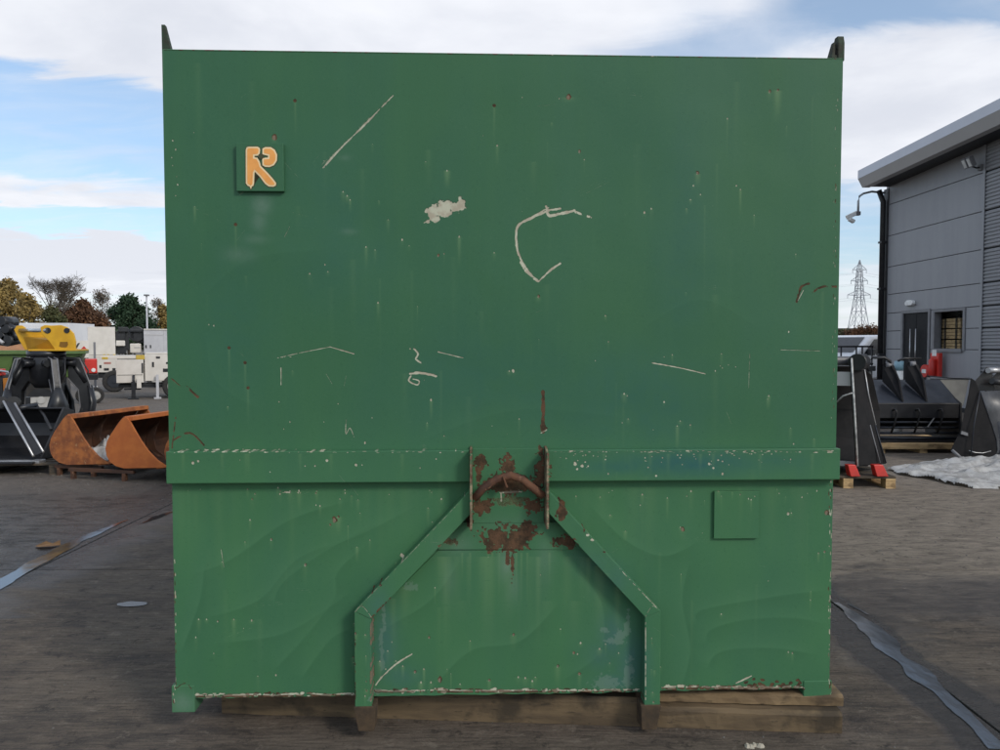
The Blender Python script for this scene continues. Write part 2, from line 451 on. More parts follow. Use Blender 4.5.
line([(796, 302), (800, 288), (808, 284)], .0050, 1, 1, .25); line([(797, 301), (803, 290)], .0016, 0, .9, .3); line([(812, 292), (822, 287), (835, 287)], .0050, 1, .9, .35)
line([(543, 392), (543, 412), (543, 432)], .0075, 1, 1, .15); x, z = F(543, 428); spot(x, z, .011, .016, 1, 1); line([(541, 433), (546, 430)], .003, 0, .9)
line([(171, 378), (180, 386)], .003, 1, .5, .45); line([(187, 387), (198, 397)], .0050, 1, .75, .35); line([(174, 440), (190, 433), (204, 445)], .0040, 1, .75, .35)
line([(176, 415), (172, 450)], .0030, 1, .6, .4)
line([(240, 195), (244, 192)], .002, 0, .5)
x, z = F(262, 206); soft_spot(x, z, .035, .04, 2, 1.0); soft_spot(x - .01, z - .05, .03, .05, 2, .6)
for q in ((344, 158, .025, .012), (349, 232, .03, .012), (256, 240, .05, .02), (240, 255, .06, .03)):
    x, z = F(*q[:2]); soft_spot(x, z, q[2], q[3], 2, .45)
line([(237, 241), (245, 231)], .0012, 0, .4, .3); line([(285, 237), (290, 227)], .0018, 0, .6, .3)
CH = [(274, 138, 3.6, .9, .4), (568, 98, 3.6, 1, .7), (559, 99, 1.4, .3, .8), (579, 152, 2.2, .6, 1), (584, 160, 1.2, 0, .8), (497, 146, 1.6, .3, 1.2), (483, 136, 1, 0, 1), (447, 171, 1.6, 0, .8), (522, 98, 1, 0, 1), (697, 174, 3, .8, 1.4), (693, 186, 1.6, .2, 1), (700, 195, 1.4, .2, 1), (690, 200, 1.2, 0, 1), (686, 209, 1.1, 0, .6), (736, 186, 1.8, .2, 1.2), (740, 190, 1.3, 0, 1), (727, 119, 1.4, 0, 1), (769, 92, 2.4, .7, 1.1), (777, 91, 2.2, .7, 1), (644, 213, 1.8, .2, 1.2), (651, 209, 1.4, 0, 1.3), (438, 256, 2.2, .8, .8), (444, 254, 1.4, .4, .4), (459, 237, 1.8, .3, .9), (402, 240, 1.8, .2, 1), (409, 246, 1.2, 0, .2), (378, 303, 2.2, 0, 1.1), (538, 297, 2.2, .7, .9), (494, 253, 1.1, 0, .8), (366, 247, 1.3, 0, .8), (325, 265, 1.6, 0, .9), (328, 272, 1.2, 0, .2), (310, 274, 1.8, .1, .9), (347, 196, 1.5, .2, 1.2), (350, 200, 1.3, 0, 1), (343, 192, 1.6, 0, .3), (375, 250, 1, 0, .9), (388, 220, 1, 0, .9), (605, 316, 1.5, 0, 1.2), (608, 342, 1, 0, .8), (595, 361, 1.4, 0, 0), (513, 371, 3, 0, .8), (509, 371, 1.5, 0, .3), (788, 332, 1.6, .2, 1), (768, 396, 1.4, 0, .7), (767, 399, 1, 0, .5), (664, 402, 1.6, 0, .5), (624, 394, 1.8, .1, .4), (627, 396, 1.3, 0, .2), (680, 421, 1.4, 0, 1), (677, 426, 1.2, 0, 1), (690, 425, 1.4, 0, 1), (628, 419, 1.1, 0, 1), (622, 423, 1.1, 0, 1), (519, 419, 1.3, 0, .7), (507, 434, 1, 0, 0), (653, 430, 1, 0, 0), (793, 444, 2, .1, 0), (431, 400, 2, .1, 1.2), (444, 436, 2, .1, .5), (427, 423, 1, 0, .5), (372, 418, 1.1, 0, 0), (338, 404, 1, 0, 0), (290, 422, 1.2, 0, 0), (284, 429, 1.2, 0, 0), (279, 402, 1, 0, .5), (324, 422, 1, 0, 0), (365, 443, 1.8, 0, 0), (492, 426, 1.1, 0, 0), (672, 355, 1, 0, .3), (790, 428, 1.3, 0, .5), (721, 354, 1.1, 0, .6), (664, 357, 1, 0, 0), (720, 366, 1, 0, 0), (728, 365, 1.1, 0, 0), (735, 367, 1, 0, 0), (715, 371, 1, 0, 0), (722, 368, 1, 0, 0), (209, 325, 1, 0, 0), (214, 326, 1.4, .3, 0), (183, 68, 0, 0, 0), (176, 150, 1.6, 0, 0), (173, 141, 1.8, 0, 0), (172, 158, 1.2, 0, 0), (173, 166, 1.3, 0, 0), (178, 185, 1.8, 0, 0), (177, 177, 1, 0, 0), (176, 196, 1, 0, 0), (194, 133, 1, 0, 0), (410, 349, 1.2, 0, 0), (424, 380, 1, 0, 0)]
for c in CH:
    if c[2]: chip(*c)
for u, v in ((295, 101), (494, 106), (236, 225), (229, 348), (245, 363), (248, 388)):       # small bolt holes, rusty rim
    x, z = F(u, v); spot(x, z, .006, .006, 1, 1, .2); run(x, z, .004, .16, .3)
# lower half
LC = [(290, 491, 2, .2), (278, 488, 1.6, .2), (299, 491, 2, 0), (280, 494, 1.4, 0), (316, 505, 1.3, 0), (320, 506, 1.2, 0), (334, 520, 4, 1), (330, 525, 1.6, .8), (338, 517, 2, .8), (271, 540, 2.4, .4), (245, 542, 1.2, 0), (305, 565, 2.4, .5), (222, 562, 1, 0), (357, 547, 1, 0), (348, 526, 1, 0), (218, 621, 2.2, .4), (234, 619, 1.4, 0), (252, 620, 2, .3), (199, 619, 1.6, 0), (207, 619, 1.2, 0), (196, 637, 1.6, .2), (244, 628, 1, 0), (276, 675, 1.4, 0), (258, 676, 1.3, 0), (214, 653, 1.2, 0), (340, 499, 1.4, 0), (345, 493, 1.4, 0), (250, 520, 1.2, 0), (428, 508, 1.2, 0), (370, 540, 1.2, 0), (360, 513, 1, 0), (432, 522, 1.2, 0), (682, 529, 3.2, .9), (680, 527, 1.6, .3), (788, 514, 3, .3), (791, 513, 1.2, 0), (826, 513, 3, .9), (818, 553, 1.8, .4), (824, 552, 1.8, .5), (829, 546, 2, .4), (640, 505, 1.2, 0), (625, 531, 1.2, 0), (667, 498, 1.2, 0), (721, 614, 1.6, .1), (792, 653, 2, .4), (788, 652, 1.4, .3), (702, 533, 1, 0), (747, 498, 1.6, .3), (600, 497, 1.2, 0), (610, 515, 1.2, 0), (768, 581, 1, 0), (829, 649, 1.8, .4), (810, 600, 1, 0),
      (429, 637, 2.2, .6), (513, 634, 2, .8), (415, 671, 2.4, .7), (439, 679, 4, 1), (557, 665, 2.4, .7), (573, 652, 2.2, .6), (580, 642, 1.6, .2), (577, 653, 1.6, .2), (579, 673, 2.6, .7), (392, 641, 1.4, 0), (388, 650, 1.4, 0), (396, 660, 1.5, 0), (403, 665, 1.6, 0), (380, 660, 1.6, 0), (386, 668, 1.5, 0), (424, 668, 1.5, 0), (421, 681, 2, .2), (431, 681, 2, .2), (518, 676, 2, .2), (525, 677, 2, .1), (532, 680, 2, .2), (535, 676, 1.4, 0), (489, 679, 2, .7), (460, 683, 1.3, 0), (599, 648, 2, .1), (605, 643, 1.4, 0), (618, 652, 1.4, 0), (609, 662, 1.4, 0), (435, 587, 1, 0), (540, 574, 1, 0), (470, 640, 1, 0), (447, 668, 1, 0), (560, 628, 1, 0)]
for u, v, r, ru in LC: chip(u, v, r, ru, .7)
line([(283, 492), (300, 493)], .004, 0, .8, .4); line([(221, 549), (224, 567)], .0014, 0, .7, .2); line([(736, 683), (751, 676)], .0035, 0, .95, .1)
line([(376, 684), (382, 676), (396, 663), (412, 653)], .0036, 0, .95, .1)
line([(735, 672), (748, 664)], .0, 0, 0)
# edges: bottom rims, corner posts
for a, b_, v0, v1 in ((196, 354, 696, 695), (376, 640, 690, 690), (662, 803, 688, 688)):
    line([(a + (b_ - a) * k / 12, v0 + (v1 - v0) * k / 12 - 1 + rng.uniform(-.8, .8)) for k in range(13)], .0042, 0, .9, .38); line([(a + (b_ - a) * k / 12, v0 + (v1 - v0) * k / 12 + .5) for k in range(13)], .0045, 1, .9, .42)
    for k in range(60):
        u = rng.uniform(a, b_); v = v0 + (v1 - v0) * (u - a) / (b_ - a); x, z = F(u, v + rng.uniform(-2.5, 1))
        spot(x, z, rng.uniform(.004, .016), rng.uniform(.002, .006), int(rng.random() < .55), .95, .8)
for k in range(34):
    u = rng.uniform(745, 803); x, z = F(u, 688 - abs(rng.normal(0, 3.0))); spot(x, z, .008, .006, 1, .9, .8)
for k in range(46):
    v = rng.uniform(480, 700); x, z = F(829.5 + rng.uniform(-1.5, 1.5), v); spot(x, z, .002, rng.uniform(.003, .012), int(rng.random() < .4), .8)
    v = rng.uniform(560, 705); x, z = F(174.5 + rng.uniform(-1, 1.5), v); spot(x, z, .002, rng.uniform(.003, .012), int(rng.random() < .4), .8)
    v = rng.uniform(95, 440); x, z = F(836 - .012 * (v - 95) + rng.uniform(-1.5, 1.5), v); spot(x, z, .0016, rng.uniform(.002, .010), int(rng.random() < .3), .6)
line([(176, 688), (186, 683), (193, 690)], .002, 1, .7, .45); x, z = F(183, 703); soft_spot(x, z, .05, .05, 2, .8)
for k in range(120):                                                     # bare top edge
    u = rng.uniform(172, 838); v = 50.5 + (u - 172) * .0148; x, z = F(u, v); spot(x, z + .004, rng.uniform(.004, .02), .0028, 1, rng.uniform(.3, .9), .9)
for k in range(30):                                                      # random fine flecks everywhere
    chip(rng.uniform(175, 830), rng.uniform(70, 690), rng.uniform(.5, .8), 0, rng.uniform(0, 1.2))
for k in range(60):                                                     # fine rain streaks
    x = rng.uniform(-1.2, 1.2); z = rng.uniform(.4, 2.5); run(x, z, rng.uniform(.002, .012), rng.uniform(.1, .5), rng.uniform(.04, .16))
for k in range(46):                                                      # faint scuffs in bundles
    u, v, a_ = rng.uniform(180, 825), rng.uniform(80, 680), rng.normal(0, .5); L_ = rng.uniform(6, 40)
    for q_ in range(int(rng.integers(1, 4))): line([(u + q_ * 1.5, v + q_ * 2), (u + q_ * 1.5 + L_ * math.cos(a_), v + q_ * 2 + L_ * math.sin(a_))], .0009, 0, rng.uniform(.2, .5), .45)
for q_ in range(5): line([(322 + rng.uniform(-2, 2), 167 + rng.uniform(-3, 3)), (355 + rng.uniform(-2, 2), 134 + rng.uniform(-2, 2)), (391 + rng.uniform(-2, 2), 99 + rng.uniform(-2, 2))], .0009, 0, .5, .5)
for k in range(40):                                                      # knocks along the rail underside and the uprights
    u = rng.uniform(175, 830); chip(u, 489 + abs(rng.normal(0, 5)), rng.uniform(.6, 1.6), rng.uniform(0, .6), rng.uniform(0, 1))
    chip(rng.choice((356, 369, 648, 658)) + rng.normal(0, 1.5), rng.uniform(615, 705), rng.uniform(.6, 1.8), rng.uniform(0, .9), .3)
def edge_line(pts, off, *a):
    Q = [F(u, v, off) for u, v in pts]; line([q for q in Q], *a, px=False)
edge_line([(645.5, 618), (645.5, 660), (645.5, 700)], .066, .0022, 0, .8, .4); edge_line([(371, 622), (371, 660), (371, 702)], .066, .0030, 0, .8, .55); edge_line([(371, 622), (371, 700)], .066, .004, 1, .8, .55)
edge_line([(372, 618), (380, 609), (392, 597)], .066, .0050, 1, .9, .42); edge_line([(374, 617), (400, 590), (440, 549)], .066, .0022, 0, .8, .45)
edge_line([(355, 612), (362, 606), (372, 618)], .066, .0016, 0, .7, .35); edge_line([(660, 611), (652, 606), (645, 617)], .066, .0016, 0, .7, .35); edge_line([(657, 608), (630, 580), (600, 547)], .066, .0018, 0, .7, .5)
edge_line([(355, 640), (355, 700)], .066, .0024, 1, .7, .5); edge_line([(470, 491), (430, 533), (360, 606)], .066, .0018, 0, .5, .5)
for q_ in ((588, 535), (592, 540), (604, 552), (584, 530), (566, 508), (561, 505), (380, 585), (372, 592), (400, 560)):
    x, z = F(*q_, .066); spot(x, z, rng.uniform(.003, .008), rng.uniform(.003, .009), int(rng.random() < .5), .9, 1)
# hook recess rust
def rs(u, v, w, h, a=1.0):
    x, z = F(u, v); spot(x, z, w * .0039, h * .0039, 1, a, 1.0)
for q in ((508, 466, 7, 13, .9), (480, 461, 6, 6, .9), (478, 472, 3, 14, .8), (541, 470, 7, 18, .9), (509, 484, 24, 9, .9), (484, 506, 8, 8, 1), (533, 505, 10, 7, 1), (512, 500, 22, 5, .45), (496, 537, 14, 12, 1), (513, 541, 16, 9, 1), (526, 531, 10, 9, 1), (564, 541, 10, 6, 1), (507, 558, 2, 8, .8), (512, 566, 1.6, 13, .8), (449, 540, 8, 4, .5), (555, 463, 3, 6, 0), (560, 508, 5, 7, .9), (470, 520, 4, 8, .6)):
    if q[4]: rs(*q)
for q in ((506, 562, 9, 20, .8), (512, 585, 8, 18, .5), (455, 545, 20, 14, .5), (515, 525, 40, 12, .35), (545, 560, 10, 30, .4), (449, 575, 8, 30, .3)):
    x, z = F(*q[:2]); soft_spot(x, z, q[2] * .0037, q[3] * .0037, 2, q[4])
for u in (488, 492, 521, 527, 549, 470, 462, 499, 516):
    x, z = F(u, 552); run(x, z, .004, rng.uniform(.1, .35), .35)
line([(500, 492), (521, 491)], .004, 0, .9, .35); line([(501, 492), (501, 500)], .004, 0, .9, .3)
for k in range(26):                                                      # algae-green runs down the middle panel
    u = rng.uniform(392, 632); x, z = F(u, max(556, 552 + (abs(u - 511) - 72) * 1.0)); run(x, z, rng.uniform(.006, .022), rng.uniform(.12, .5), rng.uniform(.12, .42))
for k in range(30):
    u = rng.uniform(180, 825); x, z = F(u, 487 if u < 440 or u > 580 else 600); run(x, z, rng.uniform(.006, .03), rng.uniform(.1, .6), rng.uniform(.05, .16))
# cool bare-blue undercoat on the lower middle panel, pale algae-green smears
for q in ((612, 635, 14, 26, 1), (630, 660, 16, 30, 1), (600, 655, 16, 16, .7), (385, 640, 14, 46, .9), (380, 600, 12, 20, .6), (617, 680, 26, 10, .8), (400, 675, 22, 14, .6), (590, 560, 24, 18, .4), (610, 575, 20, 22, .5)):
    x, z = F(*q[:2]); soft_spot(x, z, q[2] * .0037, q[3] * .0037, 0, q[4])
for q in ((618, 636, 5, 8), (627, 624, 3, 12), (604, 629, 4, 4), (610, 640, 6, 3), (628, 672, 5, 14), (605, 682, 14, 8), (382, 650, 2.5, 26), (384, 618, 2, 14), (376, 690, 5, 3), (410, 586, 6, 4), (575, 462, 0, 0)):
    if q[2]:
        x, z = F(*q[:2]); spot(x, z, q[2] * .0037, q[3] * .0037, 2, .85, 1.1, soft)
for q in ((560, 465, 60, 12, 0), (690, 462, 90, 14, .9), (620, 465, 50, 10, .6), (745, 460, 60, 10, .5), (640, 400, 90, 60, .38), (680, 250, 40, 160, .25), (330, 240, 70, 90, .2), (230, 330, 50, 90, .25), (500, 380, 120, 60, .25)):
    if q[4]:
        x, z = F(*q[:2]); soft_spot(x, z, q[2] * .0037, q[3] * .0037, 1, q[4])
# top line of the cross rail
def rail_marks():
    for k in range(230):
        u = rng.uniform(168, 838)
        if 470 < u < 548: continue
        dense = 1.0 if u > 560 or u < 340 else .5
        if rng.random() > dense: continue
        x, z = F(u, 451.5 + rng.uniform(-.8, 1.2), .04); spot(x, z, rng.uniform(.002, .009), .0020, 0, rng.uniform(.3, .9), .9)
    for k in range(50):
        u = rng.uniform(560, 800); x, z = F(u, 453 + abs(rng.normal(0, 9)), .04)
        if z > 1.0: spot(x, z, rng.uniform(.0015, .0035), rng.uniform(.0015, .003), 0, .9)
    for u, v, r in ((193, 463, 2), (198, 461, 2), (327, 461, 2.4), (315, 466, 1.4), (356, 465, 2), (305, 466, 1.3), (362, 465, 1), (575, 464, 3.2), (577, 469, 2), (582, 466, 2.4), (585, 462, 1.6), (588, 466, 1.8), (709, 464, 2.2), (713, 468, 1.4), (722, 474, 2), (240, 460, 1), (270, 472, 1), (420, 468, 1), (436, 459, 1), (656, 476, 1.6), (608, 474, 1)):
        x, z = F(u, v, .04); spot(x, z, r * .0024, r * .0026, 0, 1)
    for u in (183, 222, 246, 248, 300, 331, 402, 604, 650, 668, 700, 713, 760, 812):
        x, z = F(u, 454, .04); run(x, z, .006, .1, .25)
rail_marks()
def make_img(name, arr):
    im = bpy.data.images.new(name, IS, IS, alpha=False, float_buffer=False); im.colorspace_settings.name = 'Non-Color'
    px = np.ones((IS, IS, 4), np.float32); px[..., :3] = np.clip(arr, 0, 1); im.pixels.foreach_set(px.ravel()); im.update(); im.pack()
    return im
wash = np.zeros((IS, IS, 3), np.float32)
def arc(pts, wd=.085, amp=1.0):
    Q = [np.array(tex(*F(*p))) for p in pts]; S = []
    for i in range(len(Q) - 1):
        p0, p1, p2, p3 = [Q[k] for k in (max(i - 1, 0), i, i + 1, min(i + 2, len(Q) - 1))]
        for k in range(8): t = k / 8; S.append(.5 * (2 * p1 + (p2 - p0) * t + (2 * p0 - 5 * p1 + 4 * p2 - p3) * t * t + (3 * p1 - p0 - 3 * p2 + p3) * t ** 3))
    S.append(Q[-1]); S = np.array(S); w = wd * PXM; x0, y0 = (S.min(0) - w * 1.5).astype(int); x1, y1 = (S.max(0) + w * 1.5).astype(int)
    x0, y0 = max(x0, 0), max(y0, 0); x1, y1 = min(x1, IS), min(y1, IS); yy, xx = np.mgrid[y0:y1, x0:x1].astype(np.float32); best = np.full(xx.shape, 1e9, np.float32); sgn = np.zeros(xx.shape, np.float32); tt = np.zeros(xx.shape, np.float32)
    for i in range(len(S) - 1):
        a, b_ = S[i], S[i + 1]; dx_, dy_ = b_ - a; L2_ = dx_ * dx_ + dy_ * dy_ + 1e-6; t = np.clip(((xx - a[0]) * dx_ + (yy - a[1]) * dy_) / L2_, 0, 1)
        d = np.hypot(xx - a[0] - t * dx_, yy - a[1] - t * dy_); m_ = d < best; best[m_] = d[m_]; sgn[m_] = np.sign(dx_ * (yy - a[1]) - dy_ * (xx - a[0]))[m_]; tt[m_] = (i + t[m_]) / (len(S) - 1)
    endf = np.clip(np.minimum(tt, 1 - tt) * 6, 0, 1); n_ = .6 + .8 * RAG2[y0:y1, x0:x1]
    lo = np.exp(-best / w * 2.2) * (sgn < 0) * np.clip(best / 3.5, 0, 1) * endf * n_ * amp; hi = np.exp(-best / w * 3.0) * (sgn >= 0) * np.clip(best / 3.5 + .3, 0, 1) * endf * n_ * amp
    wash[y0:y1, x0:x1, 0] = np.maximum(wash[y0:y1, x0:x1, 0], lo); wash[y0:y1, x0:x1, 1] = np.maximum(wash[y0:y1, x0:x1, 1], hi)
for P_ in ([(214, 643), (278, 635), (321, 613), (350, 592)], [(195, 620), (257, 601), (299, 558), (355, 537), (416, 506)], [(274, 605), (282, 584), (321, 554), (389, 516)], [(272, 672), (295, 648), (333, 601), (338, 571), (372, 541)],
           [(190, 575), (230, 560), (290, 520), (352, 500)], [(180, 655), (200, 600), (205, 560)], [(300, 680), (330, 640), (352, 628)], [(707, 645), (710, 630), (745, 620), (792, 618), (828, 624)], [(698, 625), (702, 610), (779, 596), (828, 590)],
           [(585, 500), (625, 540), (664, 556), (700, 540)], [(680, 690), (690, 650), (682, 600), (690, 560)], [(706, 670), (720, 652), (770, 648), (820, 655)], [(380, 560 + 70), (430, 600), (460, 560)], [(560, 680), (600, 650), (600, 600), (570, 565)],
           [(430, 690), (470, 650), (520, 640), (560, 600)], [(205, 330), (215, 380), (260, 410)], [(640, 330), (700, 300), (760, 330)], [(200, 300), (250, 260), (330, 250)], [(420, 440), (520, 410), (640, 420)]):
    arc(P_, .09, 1.0 if P_[0][1] > 450 else .35)
def make_all(): return make_img('paint_wear', img), make_img('paint_fading', soft), make_img('wiped_grime', wash)
WEAR, SOFT, WASH = make_all()

def green_mat(name, mapped=True, top=(.040, .131, .060), low=(.053, .165, .071)):
    m, g, b = new_mat(name); v = g.obj(); x, y, z = g.sep(v)
    big = g.noise(v, 1.1, 4, .5); med = g.noise(g.scaled(v, 1, 1, .35), 3.2, 6, .6, .3); ver = g.noise(g.scaled(v, 1, 1, .05), 14, 5, .65)
    fine = g.noise(v, 90, 5, .7); wv = g.noise(v, 2.3, 3, .5, 1.6)
    col = g.mix(g.step(z, 1.25, .95), top, low)                          # brightness lift put into the colour: lower half a brighter green
    col = g.mix(g.step(med, .35, .68) * .35, col, (.034, .118, .080))
    col = g.mix(g.step(ver, .42, .72) * .12, col, (.060, .165, .075))
    wv = g.noise(g.scaled(v, 1, 1, .8), .9, 2, .4, 1.2); bands = g.math('FRACT', wv * 9.0); lowm = g.step(z, 1.0, .85)
    grn = g.noise(v, 260, 3, .7); col = g.mix(g.step(fine, .60, .75) * .30, col, (.10, .19, .11)); col = g.mix(g.step(fine, .42, .30) * .30, col, (.018, .07, .034)); col = g.mix(g.step(grn, .35, .7) * .16, col, (.09, .19, .10))
    rough = .40 + big * .22
    hgt = g.noise(v, 2.0, 2, .4) * 1.0
    nrm = g.bump(hgt, .30, .05)
    if mapped:
        uv = g.comb((x - X0) * (1 / (X1 - X0)), (z - Z0) * (1 / (Z1 - Z0)), 0.0)
        def im(img_):
            n = g.new('ShaderNodeTexImage', image=img_, interpolation='Linear', extension='CLIP'); g.l.new(uv.s, n.inputs[0])
            s = g.new('ShaderNodeSeparateColor'); g.l.new(n.outputs[0], s.inputs[0]); return [E(g, o) for o in s.outputs]
        a, r, d = im(WEAR); t, tl, pe = im(SOFT); wsh, hl, _q = im(WASH)
        col = g.mix(wsh * .28, col, (.036, .112, .050)); col = g.mix(hl * .24, col, (.095, .225, .115))     # wiped arcs left in the grime
        col = g.mix(tl * .75, col, (.022, .100, .112))                       # teal primer ghosting
        col = g.mix(t * .65, col, (.055, .135, .135))
        col = g.mix(d * .75, col, (.20, .32, .15))
        col = g.mix(pe * .5, col, (.17, .25, .20))
        halo = g.step(r, .12, .6); nz = g.noise(v, 120, 6, .75); nb = g.noise(v, 28, 5, .6)
        rm = g.step(r + (nz - .5) * .7, .34, .60)
        col = g.mix(halo * .40, col, (.16, .13, .06))
        rust = g.mix(g.step(nb, .38, .62), (.050, .026, .017), (.125, .058, .034)); rust = g.mix(g.step(nz, .55, .70) * .8, rust, (.17, .095, .070)); rust = g.mix(g.step(g.noise(v, 60, 5, .7), .58, .68) * .7, rust, (.022, .014, .012))
        col = g.mix(rm * .9, col, rust)
        sm = g.step(a + (nz - .5) * .7, .25, .85)
        col = g.mix(sm * (1.0 - rm * .7), col, g.mix(g.step(nb, .4, .6), (.50, .50, .38), (.40, .36, .27)))
        rough = rough + rm * .4 + sm * .15
        nrm = g.bump((1.0 - rm.max(sm)) + rm * nz * .7, .8, .003, nrm)
    nrm = g.bump(fine, .08, .002, nrm)
    g.put(b.inputs['Base Color'], col); g.put(b.inputs['Roughness'], rough); g.put(b.inputs['Normal'], nrm)
    b.inputs['Specular IOR Level'].default_value = .22
    return m
M_GREEN = green_mat('green_paint')
M_GREEN2 = green_mat('green_paint_sides', False)
M_RUST = pm('rusty_steel', (.15, .065, .032), (.06, .028, .018), .85, .0, 14, .5, 90, .003, wear=((.28, .15, .08), .58))
M_RUSTGREEN = pm('rust_and_green', (.055, .150, .075), (.10, .05, .03), .7, 0, 30, .4, 120, .002, wear=((.45, .42, .32), .62), lo=.52, hi=.6)
M_CHEEK = pm('chipped_green_edge', (.33, .27, .17), (.10, .045, .025), .75, 0, 26, .5, 120, .002, wear=((.045, .14, .065), .52))
M_DIRTY = pm('muddy_steel', (.085, .055, .030), (.045, .032, .020), .85, 0, 20, .5, 90, .003)
M_HOLLOW = pm('dark_underside', (.02, .02, .018), None, .9)

_, ZT = F(168, 50); ZT = (F(166, 50)[1] + F(842, 61)[1]) / 2; ZB = (F(174, 698)[1] + F(830, 688)[1]) / 2
XL, XR = -1.25, 1.25
zr1, zr0 = F(300, 451, .04)[1], F(300, 483, .04)[1]     # cross rail
# panels: corner cut-ins at the top come from the ear plates
sheet_th = .004
b = MB().b2(XL + .004, XR - .004, 0, sheet_th, zr0 + .02, ZT)
upper = b.done('upper_panel', M_GREEN, container, .002)
# dished sheet: subdivide for ripples
def ripple_panel(name, x0, x1, z0, z1, y, amp, mat, nx=60, nz=40, ragged=0.0):
    vs = []; fs = []
    for j in range(nz + 1):
        for i in range(nx + 1):
            x = x0 + (x1 - x0) * i / nx; z = z0 + (z1 - z0) * j / nz
            e = min(i, nx - i, j, nz - j) / 6.0; e = min(e, 1)
            dy_ = amp * e * mnoise.noise(Vector((x * 2.2, z * 2.2, 3.3)))
            if ragged and j == 0: z += ragged * (mnoise.noise(Vector((x * 14, 0, 1))) + .6 * mnoise.noise(Vector((x * 55, 3, 1))))
            vs.append((x, y - abs(amp) + dy_, z))
    for j in range(nz):
        for i in range(nx): k = j * (nx + 1) + i; fs.append((k, k + 1, k + nx + 2, k + nx + 1))
    b = MB(); b.mesh(vs, fs); return b
bpy.data.objects.remove(upper)
o = ripple_panel('upper_panel', XL, XR, zr0 + .03, ZT, .004, .008, M_GREEN).done('upper_panel', M_GREEN, container, 0, True)
sm = o.modifiers.new('solid', 'SOLIDIFY'); sm.thickness = .004; sm.offset = -1; sm.use_rim = False
o['label'] = 'tall flat upper sheet of dark green with chipped scratches'
o = ripple_panel('lower_panel', XL + .008, XR - .008, ZB, zr0 + .02, .004, .006, M_GREEN, 120, 24, .006).done('lower_panel', M_GREEN, container, 0, True)
sm = o.modifiers.new('solid', 'SOLIDIFY'); sm.thickness = .004; sm.offset = -1; sm.use_rim = False
MB().b2(XL, XR, -.003, .055, ZT + .001, ZT + .006).done('top_rim', M_RUSTGREEN, container, .002)
# cross rail in two lengths either side of the hook recess
xa, xb = F(471, 470, .04)[0], F(546, 470, .04)[0]
xl, xr = F(166, 466, .04)[0], F(840, 466, .04)[0]
for a, c in ((xl, xa - .004), (xb + .006, xr)):
    MB().b2(a, c, -.042, -.004, zr0, zr1).done('cross_rail', M_GREEN, container, .0035)
# cheek plates and recess
zc1, zc0 = F(471, 451, .05)[1], F(471, 526, .05)[1]
for xx in (xa, xb + .001):
    MB().prism([(-.100, zc1 - .005), (-.004, zc1 + .012), (-.004, zc0), (-.100, zc0 - .002)], 'x', xx - .0045, xx + .0045).done('cheek_plate', M_CHEEK, container, .0015)
z1 = F(508, 522)[1]; z2 = F(508, 549.5)[1]
MB().b2(xa + .005, xb - .005, -.016, -.0045, z1, zc1 + .004).done('recess_plate', M_GREEN, container, .0015)
pl_ = [F(446, 522, .012), F(558, 522, .012), F(583, 549.5, .012), F(438, 549.5, .012)]
MB().prism(pl_, 'y', -.014, -.0047).done('gusset_plate', M_GREEN, container, .001)
# centre panel between the frame legs
cp = [F(438, 550, .006), F(583, 550, .006), F(642, 612, .006), F(642, 692, .006), F(373, 692, .006), F(373, 612, .006)]
cp = [(p[0], max(p[1], ZB - .002)) for p in cp]
cm = MB(); n_ = 40; zt_ = cp[0][1] - .001; zb_ = ZB + .001
vs = []; fs = []
for j in range(n_ + 1):
    z = zt_ + (zb_ - zt_) * j / n_; t = min(1, (zt_ - z) / (zt_ - cp[2][1]))
    a = cp[0][0] + (cp[5][0] - cp[0][0]) * t; c = cp[1][0] + (cp[2][0] - cp[1][0]) * t
    for i in range(n_ + 1):
        x = a + (c - a) * i / n_; e = min(1, min(i, n_ - i, j, n_ - j) / 5)
        rg = .005 * (mnoise.noise(Vector((x * 16, 5, 1))) + .6 * mnoise.noise(Vector((x * 60, 3, 1)))) if j == n_ else 0
        vs.append((x, -.011 + .004 * e * mnoise.noise(Vector((x * 3.5, z * 3.5, 8))), z + rg))
for j in range(n_):
    for i in range(n_): k = j * (n_ + 1) + i; fs.append((k, k + n_ + 1, k + n_ + 2, k + 1))
cm.mesh(vs, fs); o = cm.done('centre_panel', M_GREEN, container, 0, True); sm = o.modifiers.new('solid', 'SOLIDIFY'); sm.thickness = .003; sm.offset = -1; sm.use_rim = False
o['label'] = 'middle panel under the hook, green faded to blue-grey with rusty bottom edge'
